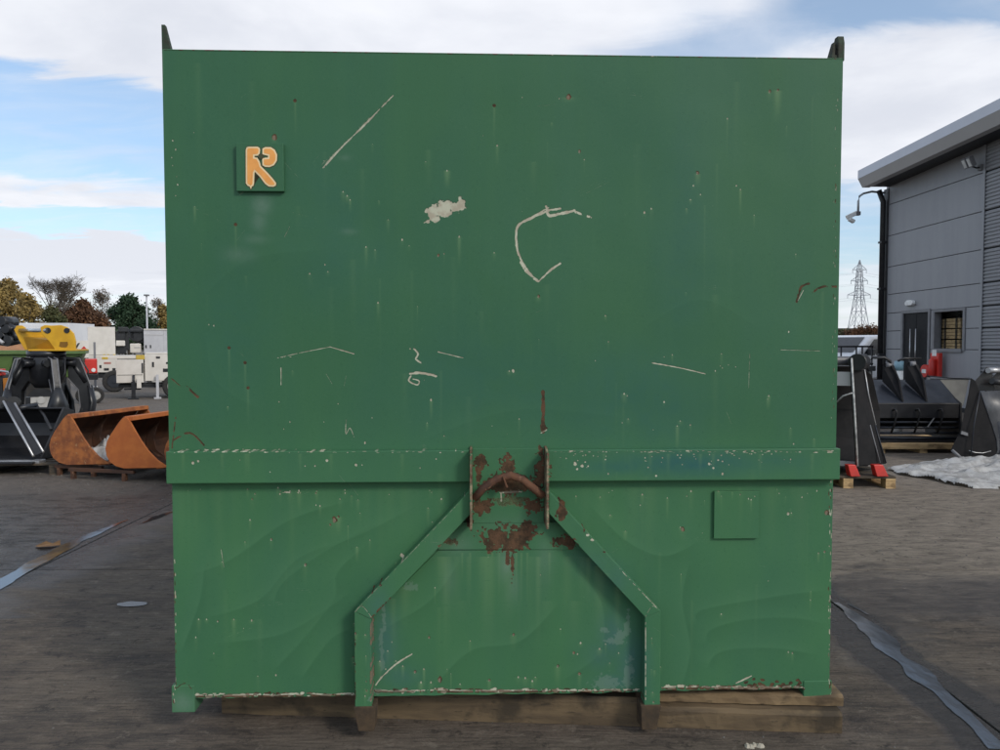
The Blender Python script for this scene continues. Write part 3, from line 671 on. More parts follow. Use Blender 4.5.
# frame: angled channels (upright + diagonal), 65 mm face standing 65 mm proud
def channel(u_out, u_in, knee_o, knee_i, top_o, top_i, vbot, side):
    d = .066
    po, pi_, pto, pti = F(*knee_o, d), F(*knee_i, d), F(*top_o, d), F(*top_i, d)
    zb = F(u_out, vbot, d)[1]
    bo, bi = (po[0], zb), (pi_[0], zb)
    p = MB()
    p.prism([po, pi_, bi, bo], 'y', -d, -d + .008); p.b2(min(po[0], po[0] + side * .006), max(po[0], po[0] + side * .006), -d + .008, .0, zb, po[1]); 
    p.b2(min(pi_[0], pi_[0] - side * .008), max(pi_[0], pi_[0] - side * .008), -d + .008, -.004, zb, pi_[1] - .002)
    p.done('upright', M_GREEN, container, .002)
    q = MB(); q.prism([po, pto, pti, pi_], 'y', -d - .0022, -d + .0075)
    def web(a, c, t):
        dx_, dz_ = c[0] - a[0], c[1] - a[1]; L = math.hypot(dx_, dz_); nx, nz = -dz_ / L * t, dx_ / L * t
        q.prism([a, c, (c[0] + nx, c[1] + nz), (a[0] + nx, a[1] + nz)], 'y', -d + .0075, -.001)
    web(po, pto, .006 * side * -1); web(pi_, pti, .007 * side)
    q.done('diagonal', M_GREEN, container, .002)
    # rusty foot below
    t0, t1 = F(u_out, vbot, d), F(u_in, vbot, d)
    f = MB(); w0, w1 = bo[0], bi[0]; zl = F(u_out, vbot + 24, d)[1]
    sx = (w1 - w0)
    f.hexa([(w0 + sx * .18, -d + .004, zl), (w1 + sx * .12, -d + .004, zl), (w1 + sx * .2, -.0, zl), (w0 + sx * .1, -.0, zl),
            (w0 - sx * .08, -d - .006, zb + .006), (w1 + sx * .25, -d - .006, zb + .006), (w1 + sx * .25, 0, zb + .006), (w0 - sx * .08, 0, zb + .006)])
    f.done('runner_foot', M_DIRTY, container, .002)
channel(354, 371, (354.3, 611), (371, 619), (470, 490), (470, 514.5), 708, 1)
channel(661, 645, (660.8, 611), (645, 617), (549, 491), (549, 513.5), 706, -1)
# hook bar
hp = [F(474, 500, .075), F(483, 489, .075), F(497, 480, .075), F(511, 476, .075), F(522, 480, .075), F(535, 490, .075), F(544, 497, .075)]
MB().tube([(p[0], -.062, p[1]) for p in hp], [.0145, .015, .0145, .0155, .0145, .015, .0145], 14).done('hook_bar', M_RUST, container)
w = MB(); x_, z_ = F(505, 481, .07); w.box((x_, -.062, z_ - .002), (.006, .044, .044), Matrix.Rotation(R(-20), 3, 'Y')); w.done('weld_collar', M_RUST, container, .002)
# badge and blank plate
x0, zt0 = F(236, 143, .02); x1, zb0 = F(284, 192, .02); 
badge = MB().b2(x0, x1, -.022, -.0045, zb0 + .002, zt0).done('badge_plate', M_GREEN2, container, .0015)
M_CREAM = pm('badge_cream', (.85, .68, .40), (.75, .58, .33), .6); M_ORANGE = pm('badge_orange', (.86, .38, .09), (.78, .33, .075), .55, scale=30); M_BROWN = pm('badge_outline', (.06, .06, .02), None, .6)
def zpx(p): return F(200 + p[0] / 8.333, 120 + p[1] / 8.333, .022)
LET = [[(385, 250), (391, 232), (404, 226), (480, 226), (496, 236), (499, 250), (496, 278), (484, 294), (452, 296), (452, 314), (478, 318), (496, 350), (505, 385), (560, 440), (605, 490), (632, 525), (630, 545), (612, 554), (575, 552), (545, 530), (500, 470), (458, 428), (452, 440), (448, 530), (442, 548), (430, 552), (425, 572), (417, 552), (400, 546), (386, 528)],
       [(524, 240), (545, 230), (590, 230), (622, 250), (641, 290), (638, 340), (615, 375), (580, 390), (545, 388), (524, 376), (522, 322), (548, 318), (571, 316), (571, 296), (545, 290), (524, 284)]]
def offset_poly(P, d):
    n = len(P); A = sum(P[i][0] * P[(i + 1) % n][1] - P[(i + 1) % n][0] * P[i][1] for i in range(n)); s = 1 if A > 0 else -1; out = []
    for i in range(n):
        a, b_, c = Vector(P[i - 1]), Vector(P[i]), Vector(P[(i + 1) % n])
        e1 = (b_ - a).normalized(); e2 = (c - b_).normalized(); n1_ = Vector((e1.y, -e1.x)) * s; n2_ = Vector((e2.y, -e2.x)) * s
        m_ = (n1_ + n2_); m_ = m_.normalized() if m_.length > .2 else n1_
        out.append(tuple(b_ + m_ * d / max(.6, m_.dot(n1_))))
    return out
for P in LET:
    for nm, dd, yy, mt in (('letter_outline', 9, -.0228, M_BROWN), ('letter_border', 3, -.0234, M_CREAM), ('letter_face', -10, -.0240, M_ORANGE)):
        q = MB(); pp = [zpx(p) for p in offset_poly(P, dd)]
        vs_ = [q.b.verts.new((p[0], yy, p[1])) for p in pp]; f = q.b.faces.new(vs_); f.normal_update()
        r_ = bmesh.ops.extrude_face_region(q.b, geom=[f]); bmesh.ops.translate(q.b, verts=[e for e in r_['geom'] if isinstance(e, bmesh.types.BMVert)], vec=(0, -yy - .0215, 0))
        q.done(nm, mt, badge)
q = MB(); c_ = zpx((510, 304)); pts = [(c_[0] + .010 * math.cos(t * math.pi / 6), c_[1] + .010 * math.sin(t * math.pi / 6)) for t in range(12)]
q.prism(pts, 'y', -.0262, -.021); q.done('rivet', M_BROWN, badge)
x0, zt0 = F(714, 491, .01); x1, zb0 = F(758, 538, .01)
MB().b2(x0, x1, -.015, -.0045, zb0, zt0).done('blank_plate', M_GREEN, container, .0012)
# corner posts, feet, ear plates, lifting lugs
for s, u0, u1, vb, lab in ((-1, 172, 195, 712, None), (1, 803, 831, 700, None)):
    a, c = F(u0, 690)[0], F(u1, 690)[0]
    MB().b2(a, c, -.006, .085, F(u0, vb)[1], ZB + (.05 if s < 0 else .03)).done('corner_foot', M_GREEN, container, .003)
for s, us, vk0, vk1 in ((-1, 163, 75, 80), (1, 843.5, 85, 92)):
    xo = F(us, 62, .01)[0]; zt_ = ZT - .003; z1_ = F(us, vk0)[1]; z0_ = F(us, vk1)[1]; xi = XL - .0005 if s < 0 else XR + .0005
    MB().prism([(xo, zt_ + .008), (xi, zt_ + .008), (xi, z0_), (xo, z1_)], 'y', -.0045, .10).done('ear_plate', M_GREEN, container, .002)
za = ZT + .008
M_LUG = pm('lug_steel', (.025, .062, .034), (.030, .030, .020), .8, 0, 20, .4, 80)
l0 = F(163, 50)[0]; zt1 = F(163, 25)[1]
MB().hexa([(l0 - .004, .0, za - .03), (l0 + .028, .0, za - .005), (l0 + .022, .045, za - .005), (l0 - .004, .045, za - .03), (l0 - .007, .005, zt1 + .004), (l0 + .006, .005, zt1 + .004), (l0 + .006, .022, zt1 + .004), (l0 - .007, .022, zt1 + .004)]).done('lifting_lug', M_LUG, container, .0015)
xo, xi = F(845, 60)[0], F(833, 60)[0]; zA, zB_ = F(842, 37)[1], F(835, 41)[1]
g_ = MB(); g_.prism([(-.0, za - .01), (.05, za - .01), (.045, zA - .02), (.03, zA + .006), (.008, zA + .006), (.0, zA - .02)], 'x', xo - .026, xo - .002)
g_.hexa([(xi - .004, .002, za), (xi + .009, .002, za), (xi + .009, .05, za), (xi - .004, .05, za), (xi + .006, .012, zB_), (xi + .014, .012, zB_), (xi + .014, .03, zB_), (xi + .006, .03, zB_)])
g_.b2(xi - .004, xo - .003, .004, .048, za - .006, za + .012); g_.done('lifting_lug', M_LUG, container, .0015)
# body behind the face
LEN = 6.1
for s, xx in ((-1, XL + .008), (1, XR - .008)):
    MB().b2(min(xx, xx - s * .004), max(xx, xx - s * .004), .008, LEN, ZB, ZT - .004).done('side_wall', M_GREEN2, container)
src = None
for s in (-1, 1):
    for k in range(9):
        xx = s * 1.2185; y_ = .75 + k * .62
        if src is None: src = MB().b2(-.022, .022, -.035, .035, ZB + .02, ZT - .08).done('side_rib', M_GREEN2, container, .004); o = src
        else: o = piece('side_rib', src, container)
        o.location = (s * (1.2475 - .03), y_, 0) if False else (s * (1.242 + .002), y_, 0)
        o.scale = (.30, 1, 1)
MB().b2(XL + .012, XR - .012, .01, LEN - .01, ZB + .03, ZB + .06).done('floor_plate', M_GREEN2, container)
MB().b2(XL + .01, XR - .01, LEN, LEN + .05, ZB, ZT - .004).done('tail_door', M_GREEN2, container, .003)
for s in (-1, 1):
    MB().b2(s * .53 - .03, s * .53 + .03, .02, LEN, .105, ZB + .03).done('underbody_rail', M_DIRTY, container)
    MB().tube([(s * .62, LEN - .5, .1), (s * .72, LEN - .5, .1)], .10, 20).done('ground_roller', M_RUST, container)

# timber sleepers the container stands on
def wood_mat(name, c1, c2, dark):
    m, g, b = new_mat(name); v = g.obj(); n = g.noise(g.scaled(v, .12, 1, 1), 22, 6, .6, .5); n2_ = g.noise(v, 5, 5, .6); n3 = g.noise(g.scaled(v, .3, 1, 1), 70, 4, .6)
    col = g.mix(g.step(n, .35, .65), c1, c2); col = g.mix(g.step(n2_, .5, .68) * .8, col, dark); col = g.mix(g.step(n3, .6, .7) * .6, col, dark)
    g.put(b.inputs['Base Color'], col); b.inputs['Roughness'].default_value = .85
    g.put(b.inputs['Normal'], g.bump(n + n3 * .6, .7, .004)); return m
M_SLEEP = wood_mat('old_sleeper_wood', (.155, .108, .058), (.09, .063, .036), (.028, .022, .014))
M_PALE = wood_mat('pallet_wood', (.58, .40, .20), (.44, .29, .14), (.12, .075, .035))
M_DARKPAL = wood_mat('dark_pallet_wood', (.10, .075, .05), (.05, .04, .03), (.02, .018, .015))
def timber(p0, p1, w_, h_, z, name, label, mat):
    d = (Vector(p1) - Vector(p0)); L = d.length; b_ = MB(); n = 24; P = []
    o = thing(name, label, 'timber', ((p0[0] + p1[0]) / 2, (p0[1] + p1[1]) / 2, z), math.atan2(d.y, d.x))
    bpy.data.objects.remove(o)
    vs = []; fs = []
    for i in range(n + 1):
        x = -L / 2 + L * i / n; e = [mnoise.noise(Vector((i * .5, k * 7.3, z * 3 + w_))) * .006 for k in range(8)]
        vs += [(x, 0 + e[0], 0), (x, w_ + e[1], 0), (x, w_ + e[2], h_ * .5), (x, w_ - .01 + e[3], h_ + e[4] * .6), (x, .012 + e[5], h_ + e[6] * .6), (x, -.004 + e[7], h_ * .85)]
    for i in range(n):
        for k in range(6): fs.append((i * 6 + k, i * 6 + (k + 1) % 6, (i + 1) * 6 + (k + 1) % 6, (i + 1) * 6 + k))
    fs += [tuple(range(5, -1, -1)), tuple(n * 6 + k for k in range(6))]
    b_.mesh(vs, fs); o = b_.done(name, mat); o.location = ((p0[0] + p1[0]) / 2, (p0[1] + p1[1]) / 2, z); o.rotation_euler = (0, 0, math.atan2(d.y, d.x))
    return tag(o, label, 'timber')
a = gnd(222, 713.5); c = gnd(640, 727); e = gnd(610, 726.5); f_ = gnd(842, 734)
timber(a, c, .19, .108, .001, 'timber_sleeper', 'long weathered brown sleeper under the left and middle of the green container', M_SLEEP)
timber((c.x + .01, c.y, 0), f_, .19, .078, .001, 'timber_sleeper', 'short lower beam under the right end of the green container, poking out past its corner', M_SLEEP)
a = at(662, 690, 2.87); a = gnd(668, 700); 
timber((.56, 2.872, 0), (1.318, 2.826, 0), .12, .040, .0835, 'timber_plank', 'pale sunlit plank lying on the right beam under the green container corner', wood_mat('weathered_plank', (.24, .165, .085), (.15, .10, .055), (.05, .035, .02)))

# ================================================================== WAREHOUSE
W0, WS = 10.6, -.0314                      # wall plane: X = W0 + WS * Y
def wallp(u, v, off=0.0):
    a, y, w = ray(u, v); t = (W0 - off) / (a - WS * y)
    return t * y, CAM_H + w * t            # (Y, Z) on the wall (off metres in front)
wh = thing('warehouse', 'dark grey metal-clad warehouse with an overhanging sloping roof on the right', 'building', (W0, 0, 0), math.atan(-WS))
WC = math.cos(math.atan(-WS))              # local frame: x out of the wall (+ = into the building), y along it
def L2(u, v, off=0.0):
    Y, Z = wallp(u, v, off); return Y / WC, Z
M_CLAD = pm('charcoal_cladding', (.285, .290, .305), (.262, .267, .283), .45, .0, 3.0, .05, 6, .01, streak=True)
M_CLADR = pm('ribbed_cladding', (.27, .274, .288), (.25, .254, .268), .45, .0, 1.2)
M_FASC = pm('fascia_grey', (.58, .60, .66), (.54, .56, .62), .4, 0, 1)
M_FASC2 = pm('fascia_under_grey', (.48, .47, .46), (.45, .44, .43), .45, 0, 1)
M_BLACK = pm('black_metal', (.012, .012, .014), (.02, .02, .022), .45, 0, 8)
M_FRAME = pm('window_frame_grey', (.20, .20, .21), (.17, .17, .18), .5)
M_JOINT = pm('dark_joint', (.02, .021, .024), None, .8)
M_GLASSD = bpy.data.materials.new('dark_glass'); M_GLASSD.use_nodes = True
bb = M_GLASSD.node_tree.nodes['Principled BSDF']; bb.inputs['Base Color'].default_value = (.9, .92, .93, 1); bb.inputs['Roughness'].default_value = .02; bb.inputs['Transmission Weight'].default_value = 1; bb.inputs['IOR'].default_value = 1.05
bb.inputs['Specular IOR Level'].default_value = 1.0
yc = L2(887, 300)[0]; yn = 8.0; yj = L2(983, 250)[0]
eave = lambda y: L2(862, 187.4, .7)[1] + (L2(1000, 123.6, .7)[1] - L2(862, 187.4, .7)[1]) * (y - L2(862, 187.4, .7)[0]) / (L2(1000, 123.6, .7)[0] - L2(862, 187.4, .7)[0])
rows = [0.0] + [L2(893, v)[1] for v in (349, 331, 313, 294, 266.3, 235, 203.4)]
top_r = rows[-1] + (rows[-1] - rows[-2])
door = (L2(928, 340)[0], L2(903, 340)[0], rows[3] + .02); win = (L2(964, 330)[0], L2(934, 330)[0], rows[1] + .02, rows[3])
# backing wall, far wall, roof
b = MB(); yb = yc
b.mesh([(.05, yn, -.01), (.05, door[0], -.01), (.05, door[0], rows[3]), (.05, yn, rows[3])], [(0, 1, 2, 3)])
def back(y0, y1, z0, z1, mb, zt0=None, zt1=None): mb.hexa([(.04, y0, z0), (.16, y0, z0), (.16, y1, z0), (.04, y1, z0), (.04, y0, zt0 or z1), (.16, y0, zt0 or z1), (.16, y1, zt1 or z1), (.04, y1, zt1 or z1)])
b = MB()
back(yn, win[0], 0, rows[3], b); back(win[0], win[1], 0, win[2], b); back(win[1], door[0], 0, rows[3], b); back(door[1], yc, 0, rows[3], b)
back(yn, yc, rows[3], None, b, eave(yn) + .25, eave(yc) + .25)
b.done('wall_core', M_JOINT, wh)
MB().hexa([(.0, yc, 0), (16, yc, 0), (16, yc + .12, 0), (0, yc + .12, 0), (0, yc, eave(yc) + .2), (16, yc, eave(yc) + .8), (16, yc + .12, eave(yc) + .8), (0, yc + .12, eave(yc) + .2)]).done('far_wall', M_CLAD, wh)
MB().b2(.16, 16, yn, yn + .12, 0, eave(yn)).done('near_wall', M_CLAD, wh)
G_ = .007
def panel(y0, y1, z0, z1, name='cladding_panel'):
    zt0 = min(z1, eave(y0) + .05) if z1 else eave(y0) + .05; zt1 = min(z1, eave(y1) + .05) if z1 else eave(y1) + .05
    if zt0 - z0 < .05 and zt1 - z0 < .05: return
    zt0 = max(zt0, z0 + .02); zt1 = max(zt1, z0 + .02)
    y0 += G_; y1 -= G_; z0 += G_; zt0 -= G_; zt1 -= G_
    MB().hexa([(.0, y0, z0), (.039, y0, z0), (.039, y1, z0), (0, y1, z0), (0, y0, zt0), (.039, y0, zt0), (.039, y1, zt1), (0, y1, zt1)]).done(name, M_CLAD, wh, .004)
z_ = rows + [top_r + k * (rows[-1] - rows[-2]) for k in range(0, 4)]
for i in range(len(z_) - 1):
    a, c = z_[i], z_[i + 1]
    if c <= rows[3] + .001:
        panel(door[1] + .09, yc, a, c)
        if i == 0: panel(yj, door[0] - .09, a, c)
        else:
            panel(win[1] + .07, door[0] - .09, a, c) if i == 99 else None
            panel(yj, win[0] - .05, a, c)
    else: panel(yj, yc, a, c)
panel(win[1] + .05, door[0] - .09, rows[1], rows[3])
# ribbed cladding: every rib modelled
def ribbed(y0, y1, z0, z1):
    n = max(3, int((z1 - z0) / .075)); vs = []; fs = []; h = (z1 - z0 - .03) / n
    for k in range(n):
        z = z0 + .015 + k * h; vs += [(.02, z), (-.002, z + h * .25), (-.002, z + h * .62), (.02, z + h * .8)]
    vs.append((.02, z0 + .015 + n * h)); m = len(vs); V = [(x, y0 + .02, z) for x, z in vs] + [(x, y1 - .02, z) for x, z in vs]
    b = MB(); b.mesh(V, [(i, i + 1, m + i + 1, m + i) for i in range(m - 1)]); b.done('ribbed_panel', M_CLADR, wh)
for i in range(len(z_) - 1):
    ys2 = [yn, yn + 2.6, yj - 2.3, yj]
    for a, c in zip(ys2, ys2[1:]):
        if z_[i] < eave(c): ribbed(a, c, z_[i], min(z_[i + 1], eave(c) + .1))
MB().b2(-.022, -.001, yj - .035, yj + .035, 0, eave(yj) + .05).done('cover_strip', M_CLAD, wh, .004)
MB().b2(-.02, .03, yn, yc, .0, .10).done('base_trim', M_JOINT, wh)
# downpipe, corner flashing
dp = MB(); dp.b2(-.02, .14, yc + .004, yc + .22, 0, eave(yc) - .02); dp.done('corner_flashing', M_BLACK, wh, .004)
MB().tube([(-.10, yc + .10, 0), (-.10, yc + .10, eave(yc) - .35), (-.22, yc + .10, eave(yc) - .05)], .065, 12).done('downpipe', M_BLACK, wh)
for z in (1.2, 2.9, 4.1): MB().b2(-.17, -.02, yc + .02, yc + .18, z, z + .05).done('pipe_clip', M_BLACK, wh)
# roof with raked two-part fascia and soffit
fy = L2(861, 187, .7)[0]; y1_, y0_ = fy, yn - 1.5; ex_ = -.70
def rk(y, dz): return eave(y) + dz
def rake(name, sec, mat, yA=y0_, yB=y1_):
    n = len(sec); V = [(x, yA, rk(yA, dz)) for x, dz in sec] + [(x, yB, rk(yB, dz)) for x, dz in sec]
    b = MB(); b.mesh(V, [tuple(range(n)), tuple(range(2 * n - 1, n - 1, -1))] + [(i, (i + 1) % n, (i + 1) % n + n, i + n) for i in range(n)]); return b.done(name, mat, wh)
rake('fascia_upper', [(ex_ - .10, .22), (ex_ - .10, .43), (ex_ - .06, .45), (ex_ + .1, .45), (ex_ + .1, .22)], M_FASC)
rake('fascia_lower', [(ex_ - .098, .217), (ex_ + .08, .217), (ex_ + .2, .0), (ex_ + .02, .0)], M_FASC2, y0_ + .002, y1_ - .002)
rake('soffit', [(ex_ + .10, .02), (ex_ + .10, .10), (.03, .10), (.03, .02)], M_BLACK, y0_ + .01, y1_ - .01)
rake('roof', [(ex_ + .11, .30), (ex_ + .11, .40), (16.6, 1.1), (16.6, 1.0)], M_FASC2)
# door and window
dr = MB().b2(.015, .05, door[0], door[1], .0, door[2] - .06).done('door', pm('black_door', (.009, .010, .012), (.012, .012, .014), .6, spec=.25), wh, .004)
for yy in (door[0] + (door[1] - door[0]) * .40, door[0] + (door[1] - door[0]) * .62):
    MB().tube([(-.05, yy, .75), (-.05, yy, 1.86)], .017, 8).done('pull_handle', pm('steel_handle', (.45, .45, .46), None, .3, .8), dr)
MB().b2(.010, .016, door[0] + (door[1] - door[0]) * .5 - .006, door[0] + (door[1] - door[0]) * .5 + .006, .02, door[2] - .1).done('door_gap', M_JOINT, dr)
f = MB(); f.b2(-.02, .06, door[0] - .08, door[0] - .002, 0, door[2]); f.b2(-.02, .06, door[1] + .002, door[1] + .08, 0, door[2]); f.b2(-.018, .058, door[0] - .07, door[1] + .07, door[2] - .058, door[2] + .02)
f.done('door_frame', M_FRAME, wh, .003)
wn = MB(); wn.b2(-.02, .16, win[0] - .05, win[0] + .03, win[2] - .05, win[3]); wn.b2(-.02, .16, win[1] - .03, win[1] + .05, win[2] - .05, win[3]); wn.b2(-.045, .158, win[0] + .03, win[1] - .03, win[2] - .08, win[2]); wn.b2(-.018, .158, win[0] + .03, win[1] - .03, win[3] - .06, win[3] - .001)
wn = wn.done('window', M_FRAME, wh, .003)
MB().b2(.115, .123, win[0] + .03, win[1] - .03, win[2], win[3] - .06).done('pane', M_GLASSD, wn)
# dark room behind the window
rm_ = MB(); rm_.b2(.17, 3.2, win[0] - 1.2, win[1] + 1.4, win[2] - .75, win[2] - .7); rm_.b2(3.2, 3.25, win[0] - 1.2, win[1] + 1.4, .5, 3.0); rm_.b2(.17, 3.2, win[1] + 1.4, win[1] + 1.45, .5, 3.0); rm_.b2(.17, 3.2, win[0] - 1.25, win[0] - 1.2, .5, 3.0); rm_.b2(.17, 3.2, win[0] - 1.2, win[1] + 1.4, 3.0, 3.05)
rm_.done('room_lining', pm('dark_room', (.05, .05, .052), None, .9), wh)
def wloc(x, y, z): return wh.matrix_world @ Vector((x, y, z)) if False else Matrix.Rotation(math.atan(-WS), 4, 'Z') @ Vector((x, y, z)) + Vector((W0, 0, 0))
RZW = math.atan(-WS)
# stacked pale boxes seen in the room
for k in range(3):
    o = thing('storage_box', 'pale wooden crate inside the warehouse window, %s of the stack of three' % ('bottom', 'middle', 'top')[k], 'crate', wloc(.40, (win[0] + win[1]) / 2 + .22, win[2] - .02 + k * .245), RZW, 'crates stacked inside the window')
    for j in range(3): MB().b2(-.2, .2, -.34, .34, j * .075, j * .075 + .065).done('plank', M_PALE, o)
    for yy in (-.2, .2): MB().b2(-.215, -.201, yy - .03, yy + .03, .0, .215).done('batten', M_DARKPAL, o)
lampw = thing('bulkhead_light', 'small white oval wall light above the warehouse door', 'lamp', wloc(-.001, L2(912, 300)[0], L2(912, 303.5)[1]), RZW)
MB().prism([(-.17, .0), (-.15, .05), (-.08, .08), (.08, .08), (.15, .05), (.17, 0), (.13, -.05), (-.13, -.05)], 'x', -.09, -.002).done('diffuser', pm('white_plastic', (.85, .85, .83), None, .4), lampw, .01)
MB().b2(-.01, .02, -.19, .19, -.06, -.035).done('back_plate', M_FRAME, lampw)
# floodlight
fl = thing('floodlight', 'small twin floodlight fixed high on the warehouse wall', 'lamp', wloc(0, L2(982, 167)[0], L2(982, 167)[1]), RZW)
MB().tube([(0, 0, 0), (-.12, 0, -.02), (-.20, .02, .02)], .018, 8).done('bracket', M_BLACK, fl)
for s in (-1, 1):
    h = MB(); h.box((-.27, .02 + s * .075, .10), (.09, .12, .22), Matrix.Rotation(R(-25), 3, 'Y')); h = h.done('lamp_head', M_FRAME, fl, .006)
    q = MB(); q.box((-.318, .02 + s * .075, .075), (.006, .09, .17), Matrix.Rotation(R(-25), 3, 'Y')); q.done('lens', pm('lamp_lens', (.7, .7, .68), None, .15), h)
MB().b2(-.06, 0.0, -.06, .06, -.07, .05).done('junction_box', M_FRAME, fl, .004)
# cctv on swan-neck pipe
cc = thing('cctv_camera', 'white security camera hanging from a bent pipe at the warehouse roof corner', 'camera', wloc(-.06, yc + .1, eave(yc) - .10), RZW)
base = L2(876, 192)
def cl(u, v, xx=-.75): # local point at given local x near the corner
    y, z = L2(u, v, -xx); return Vector((xx + .06, y - (yc + .1), z - (eave(yc) - .10)))
pts = [Vector((0, 0, -.02)), cl(872, 191.5, -.4), cl(866, 192.5, -.62), cl(862.5, 195, -.72), cl(861.5, 200, -.75), cl(861.3, 214, -.75)]
for p in pts[1:]: p.y = 0
MB().tube(pts, .028, 10).done('swan_neck', pm('galvanised_pipe', (.35, .36, .37), None, .4, .5), cc)
e_ = pts[-1]
MB().box(e_ + Vector((-.02, 0, .04)), (.13, .12, .10)).done('mount', M_FRAME, cc, .01)
MB().box(e_ + Vector((-.16, 0, .0)), (.30, .12, .11), Matrix.Rotation(R(-25), 3, 'Y')).done('camera_body', pm('white_plastic', (.7, .7, .7)), cc, .02)
MB().box(e_ + Vector((-.18, -.02, -.14)), (.16, .12, .09), Matrix.Rotation(R(30), 3, 'Y')).done('camera_body', pm('white_plastic', (.7, .7, .7)), cc, .02)
# fire point
yy, zz_ = L2(941.5, 365)
fp = thing('fire_point', 'red fire extinguisher point with a round alarm against the warehouse wall', 'fire point', wloc(-.16, L2(942, 378)[0], 0), RZW)
M_RED = pm('red_paint', (.62, .035, .025), (.5, .03, .02), .4)
MB().b2(-.03, .06, -.16, .16, .10, L2(941, 353)[1]).done('back_board', M_RED, fp, .008)
MB().tube([(-.09, -.02, .75), (-.09, -.02, .80), (-.09, -.02, 1.12), (-.09, -.02, 1.17)], [.05, .075, .075, .03], 14).done('extinguisher', M_RED, fp)
MB().tube([(-.07, .17, L2(939, 371)[1]), (-.16, .17, L2(939, 371)[1])], .145, 18).done('alarm_bell', M_RED, fp)
MB().b2(-.166, -.161, .09, .25, L2(939, 371)[1] - .05, L2(939, 371)[1] + .04).done('notice', pm('white_plastic', (.7, .7, .7)), fp)
MB().b2(-.035, -.031, -.08, .08, 1.22, 1.36).done('sign', pm('white_plastic', (.7, .7, .7)), fp)

# ================================================================== PALLETS AND BUCKETS
def pallet(loc, rz, label, w=1.2, d=1.0, mat=M_PALE, group=None, h=.13, top=None):
    o = thing('wooden_pallet', label, 'pallet', loc, rz, group); n = 7
    s = MB().b2(-w / 2, w / 2, -.05, .05, h - .022, h).done('plank', top or mat, o, .002)
    s.location = (0, -d / 2 + .05, 0)
    for k in range(1, n): piece('plank', s, o, (0, -d / 2 + .05 + k * (d - .1) / (n - 1), 0))
    st = MB().b2(-.05, .05, -d / 2, d / 2, h - .044, h - .0225).done('stringer', mat, o, .002); st.location = (-w / 2 + .05, 0, 0)
    for k in (1, 2): piece('stringer', st, o, (-w / 2 + .05 + k * (w - .1) / 2, 0, 0))
    bl = MB().b2(-.05, .05, -.06, .06, .0185, h - .0445).done('block', mat, o, .003); bl.location = (-w / 2 + .05, -d / 2 + .062, 0)
    for i in range(3):
        for j in range(3):
            if i or j: piece('block', bl, o, (-w / 2 + .05 + i * (w - .1) / 2, -d / 2 + .062 + j * (d - .124) / 2, 0))
    MB().b2(-w / 2, w / 2, -d / 2 - .018, -d / 2 - .001, h - .075, h - .001).done('front_board', mat, o, .003) if mat is M_PALE and w > 1 else None
    bo = MB().b2(-.05, .05, -d / 2, d / 2, 0, .018).done('skid', mat, o); bo.location = (-w / 2 + .05, 0, 0)
    for k in (1, 2): piece('skid', bo, o, (-w / 2 + .05 + k * (w - .1) / 2, 0, 0))
    return o
M_BKT = pm('black_bucket_paint', (.013, .013, .015), (.020, .020, .022), .42, 0, 5, .25, 30, .004, wear=((.05, .045, .04), .66))
M_BKT2 = pm('blue_black_bucket_tone', (.026, .030, .040), (.018, .021, .028), .38, 0, 4, .15, 20, .004, wear=((.06, .055, .05), .68))
M_BKTD = pm('matt_black_bucket', (.010, .010, .011), (.016, .015, .016), .8, 0, 5, .25, 30, .004, spec=.25, wear=((.045, .04, .035), .68))
M_BRIGHT = pm('bright_steel_edge', (.55, .55, .56), (.4, .4, .41), .35, .6)
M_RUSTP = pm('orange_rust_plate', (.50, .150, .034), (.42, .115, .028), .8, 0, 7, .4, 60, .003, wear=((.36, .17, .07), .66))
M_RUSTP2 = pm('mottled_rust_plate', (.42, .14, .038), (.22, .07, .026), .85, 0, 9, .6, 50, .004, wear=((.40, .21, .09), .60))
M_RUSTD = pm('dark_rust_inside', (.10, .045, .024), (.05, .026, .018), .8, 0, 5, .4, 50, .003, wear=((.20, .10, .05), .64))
# --- three rusty grading buckets on the left
TEAR = [(.10, .54), (.055, .495), (.00, .425), (-.055, .355), (-.098, .285), (-.118, .21), (-.105, .13), (-.07, .075), (.0, .03), (.10, .008), (.62, .035), (.49, .11), (.39, .20), (.31, .30), (.24, .405), (.19, .485), (.15, .54)]
def grading_bucket(loc, rz, label, mplate, sc=1.0, L=1.25, group='rusty grading buckets on the ground'):
    o = thing('grading_bucket', label, 'bucket', loc, rz, group)
    P = [(x * sc, z * sc) for x, z in TEAR]
    for y in (0, L): MB().prism(P, 'y', y - .012, y + .012).done('end_plate', mplate, o, .003)
    back_ = [P[16]] + P[0:11]
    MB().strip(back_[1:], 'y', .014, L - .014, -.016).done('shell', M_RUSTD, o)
    tq = P[0]; MB().prism([(tq[0] - .01, tq[1] - .05), (tq[0] + .11, tq[1] - .03), (tq[0] + .10, tq[1] + .015), (tq[0], tq[1] + .012)], 'y', .013, L - .013).done('top_beam', mplate, o, .004)
    lp = P[10]; MB().prism([(lp[0] - .16, lp[1] - .026), (lp[0] + .02, lp[1] + .004), (lp[0] + .0, lp[1] + .024), (lp[0] - .16, lp[1] - .004)], 'y', .013, L - .013).done('cutting_edge', mplate, o, .002)
    rib = [P[0], P[1], P[2], P[3], P[4], P[5], P[6]]; inn = [(x + .10 + .06 * math.sin(k), z + .0) for k, (x, z) in enumerate(rib)]
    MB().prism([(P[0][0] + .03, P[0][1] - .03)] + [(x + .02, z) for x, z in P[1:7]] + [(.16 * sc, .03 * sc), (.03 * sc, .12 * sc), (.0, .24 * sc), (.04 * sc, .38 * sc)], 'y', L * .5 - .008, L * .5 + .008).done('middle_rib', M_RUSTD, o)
    return o
gr1 = gnd(62, 473); 
